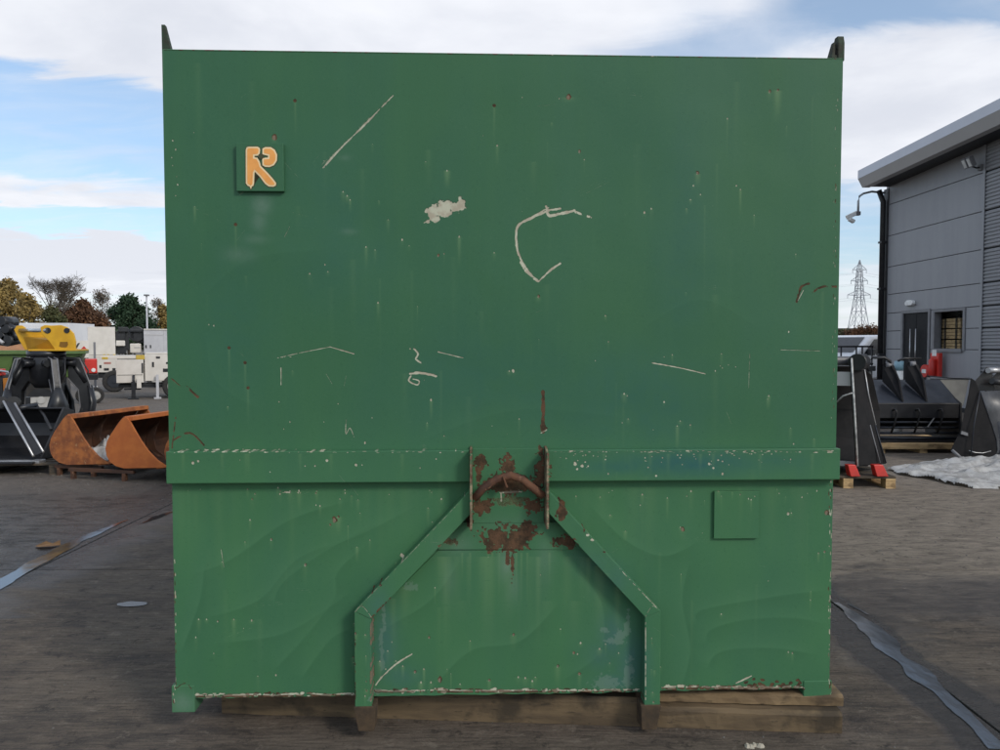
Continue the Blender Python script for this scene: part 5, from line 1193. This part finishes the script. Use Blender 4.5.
# ---------------- white lighting towers and generators
def facef(o, r):
    """pixel -> (x, z) on the upright plane through a thing turned by r"""
    o.rotation_euler = (0, 0, r); ex_ = Vector((math.cos(r), math.sin(r), 0)); ny = Vector((-math.sin(r), math.cos(r), 0))
    def f(u, v):
        d = Vector(ray(u, v)); c = Vector((0, 0, CAM_H)); t = (Vector(o.location) - c).dot(ny) / d.dot(ny); p = c + d * t
        return ((p - Vector(o.location)).dot(ex_), p.z)
    return f
M_WH = pm('cream_white_paint', (.70, .66, .60), (.62, .58, .52), .5, 0, 3, .1, 20, wear=((.35, .28, .2), .68))
M_LG = pm('light_grey_paint', (.52, .52, .54), (.46, .46, .48), .5, 0, 3)
M_YC = pm('yellow_detail', (.60, .42, .06), None, .6)
def rect(o, f, u0, u1, v0, v1, Y0, Y1, name, mat, bev=.01, parent=None):
    (xa_, za_), (xb_, zb_) = f(u0, v1), f(u1, v0); return MB().b2(xa_, xb_, Y0, Y1, za_, zb_).done(name, mat, parent or o, bev)
t2 = thing('lighting_tower', 'cream-white towable lighting tower nearest the green container, on jack legs', 'lighting tower', (at(143, 380, 20.5).x, 20.5, 0))
f2 = facef(t2, R(24))
b2_ = rect(t2, f2, 145, 176, 354, 381, 0, 1.3, 'canopy', M_WH)
rect(t2, f2, 145.5, 176, 352.5, 354, .01, 1.29, 'canopy_lid', M_WH)
bA = rect(t2, f2, 116.5, 143.5, 359.5, 383, -.05, 1.2, 'control_cabinet', M_WH)
rect(t2, f2, 117.5, 142.5, 374.5, 375.3, -.056, -.04, 'door_gap', M_GRAB, 0, bA); rect(t2, f2, 141.8, 143.2, 363, 373, -.06, -.04, 'hinge', M_GRAB, 0, bA)
for u0, u1, v0, v1 in ((152, 154, 362, 367), (163, 169, 368.5, 372), (156, 160, 356.5, 358.5), (166, 169, 362, 364)): rect(t2, f2, u0, u1, v0, v1, -.008, .01, 'vent', M_GRAB, 0, b2_)
rect(t2, f2, 100, 144, 355.5, 359, -.02, 1.1, 'mast_tray', M_WH); rect(t2, f2, 136, 144.5, 355, 359.5, -.05, -.021, 'mast_clamp', M_YC)
rect(t2, f2, 102, 108, 357, 359.5, -.05, -.021, 'mast_clamp', M_YC)
rect(t2, f2, 118, 176, 383.5, 388, .1, 1.1, 'chassis', M_GRAB); rect(t2, f2, 124, 141, 388, 390, .0, .15, 'drawbar', M_GRAB)
zj = f2(0, 383)[1]
for u, lo_, w_ in ((126, .02, .05), (150.5, .0, .035)):
    x = f2(u, 0)[0]; j = MB(); j.b2(x - w_, x + w_, -.16, -.08, .0, zj + (.16 if u > 140 else -.02)); j.b2(x - w_ * 2.6, x + w_ * 2.6, -.22, -.02, 0, .04); j.done('jack_leg', M_LG if u > 140 else M_GRAB, t2)
x = f2(132, 0)[0]; MB().b2(x - .06, x + .05, -.12, -.06, zj - .20, zj + .05).done('tow_head', M_WH, t2)
wheel(t2, f2(168.5, 0)[0], .0, .33); wheel(t2, f2(168.5, 0)[0], 1.25, .33)
MB().tube([(f2(126.5, 0)[0], -.1, zj + .16), (f2(126.5, 0)[0], -.1, zj - .2)], .03, 8).done('crank', M_GRAB, t2)
t1 = thing('lighting_tower', 'cream-white towable lighting tower with a tall plain box, left of the pair', 'lighting tower', (at(108, 380, 23.5).x, 23.5, 0))
f1 = facef(t1, R(27))
rect(t1, f1, 88, 115, 327, 355, 0, 1.2, 'tall_box', M_WH); rect(t1, f1, 89, 117, 357, 372.5, -.1, 1.2, 'body', M_WH)
rect(t1, f1, 88, 117, 355.2, 357, -.05, 1.2, 'tray', M_WH)
for u in (103, 107, 113): rect(t1, f1, u, u + 2.5, 354.2, 356.6, -.09, -.051, 'beacon', M_YC, .004)
for u0, u1, v0, v1 in ((104, 109, 368, 370.5), (112.5, 115.5, 368, 370.5), (99.5, 101.5, 365, 368)): rect(t1, f1, u0, u1, v0, v1, -.108, -.09, 'window', M_GRAB, 0)
rect(t1, f1, 104, 111, 362, 364, -.108, -.09, 'decal', pm('pale_red', (.5, .2, .16)), 0)
e1 = MB(); 
for (u0, u1, v0, v1, y) in ((115.5, 125, 331, 340, .1), (116, 126, 344, 354, .2), (124, 129, 328, 350, .3), (118, 128, 327, 332, .0)):
    (xa_, za_), (xb_, zb_) = f1(u0, v1), f1(u1, v0); e1.b2(xa_, xb_, y, y + .7, za_, zb_)
e1.done('engine', M_GRAB, t1, .02); rect(t1, f1, 116, 125, 340.5, 346, -.0, .3, 'filter', M_WH, .02)
wheel(t1, f1(106.5, 0)[0], -.1, .34, .24, M_BKT2); rect(t1, f1, 92, 122, 373, 378, .0, 1.1, 'chassis', M_GRAB)
rect(t1, f1, 90, 98, 386, 389, -.1, .2, 'step', M_FASC2)
t3 = thing('generator_set', 'light grey generator box on a trailer just left of the green container', 'generator', (at(157, 360, 26).x, 26.0, 0))
f3 = facef(t3, R(25))
g3 = rect(t3, f3, 144, 163.5, 330, 354, 0, 1.6, 'canopy', M_LG); rect(t3, f3, 143.5, 171, 329, 330, -.03, 1.63, 'roof_lip', M_WH)
for k in range(7): rect(t3, f3, 164 + k, 164.55 + k, 330.2, 354, 0, 1.59, 'louvre', M_LG, 0)
rect(t3, f3, 163.6, 171, 330.3, 354, .05, 1.55, 'core', M_FASC2)
for u in (145.5, 150): rect(t3, f3, u, u + 1.2, 345, 348, -.02, .0, 'latch', M_GRAB, 0)
rect(t3, f3, 144.2, 163, 334.5, 335, -.012, .0, 'seam', M_FASC2, 0)
rect(t3, f3, 144, 171, 354.2, 360, .0, 1.5, 'chassis', M_GRAB); wheel(t3, f3(150, 0)[0], .0, .34); wheel(t3, f3(166, 0)[0], .0, .34)
e3 = MB()
c_ = f3(136.5, 334); e3.tube([(c_[0], .2, c_[1]), (c_[0], .8, c_[1])], .27, 16)
for (u0, u1, v0, v1, y) in ((130, 143, 329, 332, .1), (137, 143.5, 333, 343, .3), (130, 134, 331, 339, .2)):
    (xa_, za_), (xb_, zb_) = f3(u0, v1), f3(u1, v0); e3.b2(xa_, xb_, y, y + .5, za_, zb_)
e3.done('engine', M_GRAB, t3, .02); rect(t3, f3, 130, 141, 343.5, 353, .1, .8, 'fuel_tank', M_WH, .03); rect(t3, f3, 134, 140, 347, 348, .085, .1, 'strap', M_FASC2, 0)
# red cart and chevron board
rc = thing('red_compressor', 'red boxy compressor on a dark wheeled base beside the white lighting towers', 'compressor', (at(91, 370, 19).x, 19.0, 0))
fr = facef(rc, R(28))
rr_ = rect(rc, fr, 85, 97, 359, 373.5, 0, .8, 'housing', M_RED, .02); c_ = fr(93.5, 370)
MB().tube([(c_[0], -.02, c_[1]), (c_[0], .01, c_[1])], .05, 12).done('gauge', pm('white_plastic', (.7, .7, .7)), rr_)
rect(rc, fr, 81, 98, 374, 380, 0, .8, 'chassis', M_GRAB, .01); wheel(rc, fr(84, 370)[0], -.05, .2); wheel(rc, fr(95, 370)[0], -.05, .2)
MB().tube([(fr(79, 366)[0], -.1, fr(0, 362)[1]), (fr(83, 366)[0], -.1, fr(0, 370)[1]), (fr(87, 366)[0], -.1, fr(0, 384)[1])], .05, 8).done('red_arm', M_RED, rc)
ch = thing('barrier_board', 'white barrier board with a red triangle between the grab and lighting towers', 'barrier', (at(79, 350, 21.5).x, 21.5, 0))
fc = facef(ch, R(28))
rect(ch, fc, 70, 88.5, 340.5, 358, 0, .05, 'board', M_WH, .004)
MB().prism([fc(79.5, 350.5), fc(88, 350.5), fc(84, 346)], 'y', -.006, -.0005).done('red_triangle', M_RED, ch)
MB().prism([fc(73, 351), fc(78, 343), fc(80, 343), (fc(75.5, 351))], 'y', -.006, -.0005).done('black_stripe', M_GRAB, ch)
for u in (72, 87): x = fc(u, 0)[0]; MB().b2(x - .03, x + .03, .052, .1, 0, fc(0, 342)[1]).done('post', M_FRAME, ch)
# long white trailers behind
for i, (u0, u1, v0, v1, Y) in enumerate(((-30, 8, 322.5, 346, 36), (10, 69, 323, 346, 38))):
    w_ = thing('box_trailer', ('long white box trailer at the far left behind black machinery', 'long white box trailer behind the yellow coupling head')[i], 'trailer', (at((u0 + u1) / 2, 340, Y).x, Y, 0), 0, 'white box trailers across the yard')
    fw = lambda u, v: (at(u, v, Y).x - w_.location.x, at(u, v, Y).z)
    (xa_, _), (xb_, zt) = fw(u0, v1), fw(u1, v0); MB().b2(xa_, xb_, 0, 2.4, 1.05, zt).done('box_body', pm('trailer_white', (.74, .74, .75), (.66, .66, .68), .5, 0, 1), w_, .02)
    MB().b2(xa_ + .03, xb_ - .03, .1, 2.3, .8, 1.045).done('chassis', M_GRAB, w_)
    for k in range(3): wheel(w_, xb_ - .8 - k * 1.1 if xb_ - .8 - k * 1.1 > xa_ else xa_ + .5, .1, .42)
# black machinery, far left
mc = thing('black_breaker', 'jumble of black hydraulic attachments in front of the white trailer, far left', 'machinery', (at(8, 340, 17.5).x, 17.5, 0))
fm = lambda u, v: (at(u, v, 17.5).x - mc.location.x, at(u, v, 17.5).z)
rn = random.Random(4)
for pts, r in ((((0, 322), (6, 321), (12, 327), (16, 331)), .08), (((3, 331), (9, 336), (14, 341), (12, 347)), .10), (((-8, 330), (2, 333), (8, 341)), .09), (((14, 331), (19, 334), (21, 340)), .05), (((2, 345), (8, 342), (16, 345), (20, 348)), .10), (((9, 323), (9, 330), (13, 336)), .06)):
    MB().tube([(fm(*p)[0], rn.uniform(-.2, .2), fm(*p)[1]) for p in pts], r, 8).done('arm', M_GRAB, mc)
for u, v, r in ((7, 322, .13), (12, 329, .10), (5, 337, .14), (13, 341, .13), (2, 345, .16), (-5, 338, .2)):
    c_ = fm(u, v); MB().tube([(c_[0], -.25, c_[1]), (c_[0], .25, c_[1])], r, 14).done('knuckle', M_GRAB, mc)
MB().b2(fm(-10, 0)[0], fm(16, 0)[0], -.2, .6, 0, fm(0, 350)[1]).done('base_frame', M_GRAB, mc, .02)
c_ = fm(6, 339); MB().tube([(c_[0], -.28, c_[1]), (c_[0] + .12, -.28, c_[1] - .1)], .04, 8).done('ram_rod', M_LG, mc)
# loose stones
st = MB(); rs_ = random.Random(12)
def stone(p, r):
    ang = rs_.random() * 6; M = Matrix.Rotation(ang, 3, 'Z'); V = [Vector(p) + M @ Vector((math.cos(k * 1.05) * r * rs_.uniform(.7, 1.2), math.sin(k * 1.05) * r * rs_.uniform(.6, 1), 0)) for k in range(6)]
    T_ = [v * .45 + Vector(p) * .55 + Vector((0, 0, r * rs_.uniform(.5, .8))) for v in V]; st.mesh(V + T_, [tuple(range(6, 12))] + [(i, (i + 1) % 6, (i + 1) % 6 + 6, i + 6) for i in range(6)])
for k in range(260):
    u = rs_.uniform(20, 170); v = 472 + abs(rs_.gauss(0, 18)); stone(gnd(u, v), rs_.uniform(.003, .010))
for k in range(160): stone(gnd(rs_.uniform(0, 1000), rs_.uniform(500, 750)), rs_.uniform(.0015, .005))
for k in range(60): stone(gnd(rs_.uniform(835, 1000), rs_.uniform(490, 560)), rs_.uniform(.004, .010))
tag(st.done('gravel', pm('loose_stones', (.20, .19, .17), (.10, .095, .09), .9)), 'small pale stones and grit scattered over the yard', 'gravel', kind='stuff')
st = MB()
for k in range(5): stone(gnd(748 + k * 3.2, 746 + rs_.uniform(-1, 1)), rs_.uniform(.010, .017))
tag(st.done('concrete_crumb', pm('pale_crumb', (.42, .38, .30), (.3, .27, .22), .9)), 'crumbled pale stone chips on the concrete before the container', 'debris')
lf = MB(); p = gnd(47, 547); lf.mesh([(p.x + a_ * .8, p.y + b_, .006 + c_) for a_, b_, c_ in ((-.11, 0, 0), (-.06, .07, .02), (.02, .04, .01), (.05, .10, .02), (.10, .03, 0), (.06, -.05, .012), (-.03, -.06, .01))], [(0, 1, 2), (0, 2, 6), (2, 3, 4), (2, 4, 5), (2, 5, 6)])
tag(lf.done('fallen_leaf', pm('orange_leaf', (.36, .17, .04), (.22, .10, .03), .7, scale=30)), 'orange-brown leaf scrap on the wet concrete at the left', 'leaf')

# ================================================================== RIGHT FAR BACKGROUND
vn_g = 'white vans parked beyond the container'
def van(loc, rz, label, h=1.86, L=4.3):
    o = thing('white_van', label, 'van', loc, rz, vn_g); M_V = pm('van_white', (.72, .74, .77), (.66, .68, .71), .3)
    P = [(-L / 2, .35), (-L / 2, h * .60), (-L / 2 + .35, h * .66), (-L / 2 + 1.15, h * .97), (-L / 2 + 1.6, h), (L / 2 - .1, h), (L / 2, h - .15), (L / 2, .35)]
    MB().prism(P, 'y', -.85, .85).done('body', M_V, o, .07)
    gl = pm('van_glass', (.03, .035, .045), None, .08)
    w_ = MB(); a_, b_ = Vector((-L / 2 + .40, 0, h * .69)), Vector((-L / 2 + 1.1, 0, h * .955)); nn = Vector((-(b_ - a_).z, 0, (b_ - a_).x)).normalized() * .012
    w_.mesh([a_ + nn + Vector((0, -.70, 0)), a_ + nn + Vector((0, .70, 0)), b_ + nn + Vector((0, .62, 0)), b_ + nn + Vector((0, -.62, 0))], [(0, 1, 2, 3)]); w_.done('windscreen', gl, o)
    for s in (-1, 1): MB().prism([(-L / 2 + .75, h * .66), (-L / 2 + 1.25, h * .92), (-L / 2 + 1.95, h * .93), (-L / 2 + 1.95, h * .66)], 'y', s * .853 - .006, s * .853 + .006).done('side_window', gl, o)
    for s in (-1, 1): MB().b2(-L / 2 - .012, -L / 2 + .10, s * .62 - .15, s * .62 + .15, h * .42, h * .52).done('headlight', M_LG, o, .03); MB().b2(-L / 2 + .85, -L / 2 + 1.0, s * .98 - .11, s * .98 + .10, h * .63, h * .75).done('mirror', M_GRAB, o, .02)
    MB().b2(-L / 2 - .05, -L / 2 + .1, -.84, .84, .30, .55).done('bumper', M_GRAB, o, .04)
    for x in (-L / 2 + .85, L / 2 - .85):
        for y in (-.78, .78): wheel(o, x, y, .32, .2)
    return o
van((at(856, 350, 27).x, 28.5, 0), R(62), 'white van facing the camera, partly hidden by the green container edge', 1.80, 4.2)
van((at(884, 350, 24.5).x, 25.6, 0), R(28), 'white van turned sideways, half hidden by the warehouse corner', 1.80, 4.2)
fb = thing('steel_barrier', 'black tubular steel barrier rail in front of the white vans', 'barrier', (at(858, 350, 18).x, 18.0, 0))
ff = lambda u, v: (at(u, v, 18).x - fb.location.x, at(u, v, 18).z)
for v in (346.5, 364): MB().tube([(ff(826, 0)[0], 0, ff(0, v)[1]), (ff(880, 0)[0], 0, ff(0, v)[1])], .022, 8).done('rail', M_BLACK, fb)
for u in (830, 847.5, 863, 869, 879): MB().tube([(ff(u, 0)[0], 0, 0), (ff(u, 0)[0], 0, ff(0, 346.5)[1])], .020, 8).done('post', M_BLACK, fb)
# dark parked low machinery below the vans
dk = thing('flatbed_trailer', 'low dark flatbed trailer behind the tall black bucket', 'trailer', (at(858, 370, 15).x, 15.0, 0))
fd = lambda u, v: (at(u, v, 15).x - dk.location.x, at(u, v, 15).z)
rect(dk, fd, 836, 876, 366, 371, 0, 1.2, 'deck', M_GRAB); rect(dk, fd, 838, 874, 371.2, 377, .1, 1.1, 'chassis', M_FASC2)
for u in (842, 852, 866): wheel(dk, fd(u, 0)[0], -.02, .33)
# low white building with orange-tiled edge, hedge, pylon
lb = thing('low_building', 'long low pale industrial building with a dark roof line on the horizon', 'building', (at(856, 335, 85).x, 85.0, 0))
fl_ = lambda u, v: (at(u, v, 85).x - lb.location.x, at(u, v, 85).z)
rect(lb, fl_, 700, 960, 330.5, 350, 0, 12, 'wall', pm('pale_render', (.55, .52, .47), (.48, .45, .40), .8, 0, .5), 0); rect(lb, fl_, 698, 962, 328.3, 330.4, -.4, 12.4, 'roof', M_GRAB, 0)
rect(lb, fl_, 846, 872, 335.5, 337.5, -.3, -.02, 'canopy', pm('faded_orange', (.55, .22, .10), None, .7), 0)
for k in range(14): rect(lb, fl_, 836 + k * 4.2, 838.6 + k * 4.2, 331.6, 333.3, -.06, -.02, 'window', M_FRAME, 0)
py = thing('electricity_pylon', 'tall grey lattice electricity pylon on the horizon right of the container', 'pylon', (at(858.4, 330, 330).x, 330.0, 0))
M_PYL = pm('galvanised_lattice', (.34, .36, .39), (.30, .32, .35), .6)  # grey lightened so distance haze is in the colour
zt = at(858, 260, 330).z; lv = [(0, 4.4), (.20 * zt, 3.3), (.42 * zt, 2.2), (.58 * zt, 1.5), (.68 * zt, 1.25), (.78 * zt, 1.05), (.90 * zt, .8), (zt, .05)]
pb_ = MB()
for s1 in (-1, 1):
    for s2 in (-1, 1): pb_.tube([(s1 * w_, s2 * w_, z) for z, w_ in lv], .17, 4)
for (z0, w0), (z1, w1) in zip(lv, lv[1:]):
    for s in (-1, 1):
        for A, B in (((-w0, s * w0, z0), (w1, s * w1, z1)), ((w0, s * w0, z0), (-w1, s * w1, z1)), ((s * w0, -w0, z0), (s * w1, w1, z1)), ((s * w0, w0, z0), (s * w1, -w1, z1)), ((-w1, s * w1, z1), (w1, s * w1, z1)), ((s * w1, -w1, z1), (s * w1, w1, z1))): pb_.tube([A, B], .10, 3)
pb_.done('lattice_tower', M_PYL, py)
for z, w_ in ((.60 * zt, 5.0), (.76 * zt, 3.6), (.885 * zt, 3.0)):
    for s in (-1, 1):
        a = MB(); a.tube([(s * 1.0, 0, z), (s * w_, 0, z + .3)], .14, 4); a.tube([(s * .9, 0, z + 2.2), (s * w_, 0, z + .3)], .12, 4); a.tube([(s * (1 + w_) / 2, 0, z + .15), (s * (1 + w_) / 2, 0, z + 1.2)], .09, 3); a.tube([(s * w_, 0, z + .3), (s * w_, 0, z - 1.3)], .12, 4); a.done('cross_arm', M_PYL, py)
# overhead lines (they sag away on both sides)
wires = MB()
for z, w_ in ((.60 * zt, 5.0), (.76 * zt, 3.6), (.885 * zt, 3.0)):
    for s in (-1, 1):
        for d_ in (-1, 1):
            P_ = [(s * w_ + d_ * 160 * t, 60 * t * d_, z - 1.3 - 9 * 4 * (t / 2) * (1 - t / 2)) for t in [k / 8 for k in range(9)]]; wires.tube(P_, .035, 3)
wires.done('power_lines', M_PYL, py)

# ================================================================== TREES
def leaf_mat(name, c, c2, c3):
    m, g, b = new_mat(name); v = g.obj(); oi = E(g, g.new('ShaderNodeNewGeometry').outputs['Random Per Island'])
    n = g.noise(v, .5, 3, .5); col = g.mix(g.step(n, .38, .62), c, c2); col = g.mix(g.step(oi, .6, 1.0) * .8, col, c3)
    g.put(b.inputs['Base Color'], col); b.inputs['Roughness'].default_value = .75; b.inputs['Specular IOR Level'].default_value = .25; return m
M_BARK = pm('bark', (.10, .08, .06), (.06, .05, .04), .95, 0, 5)
M_EV = leaf_mat('dark_conifer_leaves', (.020, .045, .022), (.030, .060, .030), (.055, .085, .045))
M_YL = leaf_mat('yellow_autumn_leaves', (.27, .19, .06), (.19, .14, .055), (.40, .27, .09))
M_BR = leaf_mat('russet_autumn_leaves', (.13, .065, .035), (.09, .05, .03), (.20, .10, .045))
M_OL = leaf_mat('olive_leaves', (.06, .075, .03), (.09, .09, .04), (.15, .13, .05))
M_TW = leaf_mat('fine_twigs', (.17, .14, .11), (.12, .10, .08), (.22, .18, .13))
def leaves(parent, blobs, n, size, mat, seed, name='crown', flat=.8):
    rn = np.random.default_rng(seed); vs = np.zeros((n * 4, 3), np.float32); tot = sum(r ** 2.2 for *_, r in blobs); w = np.array([r ** 2.2 / tot for *_, r in blobs])
    pick = rn.choice(len(blobs), n, p=w); B = np.array(blobs, np.float32)[pick]
    d = rn.normal(size=(n, 3)); d /= np.linalg.norm(d, axis=1)[:, None]; rad = B[:, 3] * (rn.random(n) ** .38) * (1 + .22 * rn.normal(size=n))
    c = B[:, :3] + d * rad[:, None] * np.array([1, 1, flat])
    u = rn.normal(size=(n, 3)); u /= np.linalg.norm(u, axis=1)[:, None]; v = np.cross(u, rn.normal(size=(n, 3))); v /= np.linalg.norm(v, axis=1)[:, None]
    s = size * (.5 + rn.random(n))[:, None]
    vs = np.stack([c - u * s, c - v * s * .5, c + u * s, c + v * s * .5], 1).reshape(-1, 3)
    me = bpy.data.meshes.new(name); me.from_pydata(vs.tolist(), [], [(i * 4, i * 4 + 1, i * 4 + 2, i * 4 + 3) for i in range(n)]); return link(name, me, mat, parent)
def limbs(mb, p, d, L, r, depth, rn, tips, spread=.55):
    q = p + d * L; mid = p + d * L * .5 + Vector((rn.uniform(-1, 1), rn.uniform(-1, 1), rn.uniform(-.3, .6))) * L * .07
    mb.tube([p, mid, q], [r, r * .82, r * .62], 5 if depth > 2 else 3, False); tips.append(q)
    if depth == 0: return
    for k in range(rn.choice((2, 3, 3))):
        nd = (d + Vector((rn.uniform(-1, 1), rn.uniform(-1, 1), rn.uniform(-.35, .7))) * spread).normalized(); limbs(mb, q if k else mid.lerp(q, .6), nd, L * rn.uniform(.62, .82), r * .60, depth - 1, rn, tips, spread)
TG = 'trees along the far side of the yard'
def tree(name, label, u, vtop, Y, wpx, mat, n, size, seed, density=6, depth=3, flat=.85, conifer=False):
    X = at(u, 340, Y).x; H_ = at(u, vtop, Y).z; wr = wpx / 750 * Y / 2; o = thing(name, label, 'tree', (X, Y, 0), 0, TG); rn = random.Random(seed)
    tb_ = MB(); tips = []; limbs(tb_, Vector((0, 0, 0)), Vector((0, 0, 1)), H_ * .30, H_ * .022, depth, rn, tips); tb_.done('trunk', M_BARK, o)
    bl = []
    for k in range(density * 4):
        a = rn.random() * 6.28; t = rn.random(); rr = wr * (math.sqrt(rn.random()) * .78); zz_ = H_ * (.30 + .62 * t); k_ = math.sin(min(1, (t * .9 + .25)) * math.pi) ** .5 if not conifer else 1 - t * .45
        bl.append((math.cos(a) * rr * k_, math.sin(a) * rr * k_, zz_, wr * rn.uniform(.20, .34)))
    leaves(o, bl, n, size, mat, seed, 'crown', flat); return o
tree('evergreen_tree', 'dark green bushy evergreen tree behind the white lighting towers', 129, 295, 70, 60, M_EV, 15000, .15, 3, 12, conifer=False)
tree('autumn_tree', 'russet brown autumn tree between the bare tree and the evergreen', 84, 297, 64, 56, M_BR, 8200, .13, 5, 8)
tree('autumn_tree', 'tall yellow-brown autumn tree at the far left edge', 8, 276, 66, 64, M_YL, 8200, .14, 8, 9, 4)
tree('autumn_tree', 'low golden tree directly left of the bare tree', 28, 292, 60, 44, M_YL, 5000, .13, 14, 7)
tree('autumn_tree', 'golden-green tree just left of the green container edge', 164, 303, 72, 34, M_YL, 4600, .13, 21, 6)
tree('olive_tree', 'low olive-green tree below the bare tree behind the yellow coupling', 52, 305, 58, 44, M_OL, 5000, .12, 33, 6)
tree('autumn_tree', 'thin yellowing tree top behind the russet tree', 102, 289, 90, 52, M_TW, 4600, .10, 55, 5, 4)
tree('autumn_tree', 'grey twiggy half-bare tree behind the bare tree on the left', 66, 288, 88, 60, M_TW, 5200, .10, 61, 6, 4)
tree('autumn_tree', 'pale twiggy tree top right of the evergreen tree', 158, 296, 95, 44, M_TW, 3600, .10, 66, 5, 4)
bt = thing('bare_tree', 'leafless tree with a fine rounded crown on the left skyline', 'tree', (at(51, 340, 62).x, 62.0, 0), 0, TG)
tm = MB(); tips = []; rn = random.Random(11); HH = at(50, 274, 62).z
limbs(tm, Vector((0, 0, 0)), Vector((0, 0, 1)), HH * .30, .15, 6, rn, tips, .46); tm.done('trunk', M_BARK, bt)
twm = MB()
for t in tips[::1]:
    for k in range(2):
        d = Vector((rn.uniform(-1, 1), rn.uniform(-1, 1), rn.uniform(-.1, 1))).normalized(); twm.tube([t, t + d * rn.uniform(.25, .6)], [.016, .008], 3, False)
twm.done('crown', M_BARK, bt)
hd = MB()
hg = thing('hedge', 'russet and green hedge at the foot of the pylon', 'hedge', (at(858, 330, 78).x, 78.0, 0))
leaves(hg, [(x, rn.uniform(-.5, .5), at(858, 326.5, 78).z - .5 + .25 * math.sin(x * 2.1), .62) for x in np.linspace(-1.0, 3.0, 9)], 2600, .10, M_BR, 71, 'foliage')
leaves(hg, [(x, .6, at(858, 328, 78).z - .5, .5) for x in np.linspace(-3.5, 4.0, 12)], 2600, .10, M_OL, 72, 'foliage')
hm = MB()
for x in np.linspace(-1.6, 3.2, 9): hm.tube([(x, 0, 0), (x + .1, 0, at(858, 328, 78).z - .4)], .04, 4, False)
hm.done('stems', M_BARK, hg)
lp_ = thing('lamp_mast', 'slim pale lamp mast rising above the evergreen tree', 'lamp post', (at(147, 320, 48).x, 48.0, 0))
zt = at(147, 296, 48).z; MB().tube([(0, 0, 0), (0, 0, zt)], [.07, .05], 8).done('pole', M_LG, lp_); MB().b2(-.14, .14, -.12, .12, zt, zt + .10).done('lamp_head', M_FRAME, lp_, .02)
# low boundary hedge beyond the yard on the left
leaves_o = leaves(None, [(x, 74 + rn.uniform(-1, 1), rn.uniform(.8, 2.3), 1.5) for x in np.linspace(-62, 26, 120)], 18000, .16, M_OL, 90, 'boundary_shrubs', .8)
tag(leaves_o, 'continuous dark scrub along the far boundary behind the trees', 'shrubs', kind='stuff')
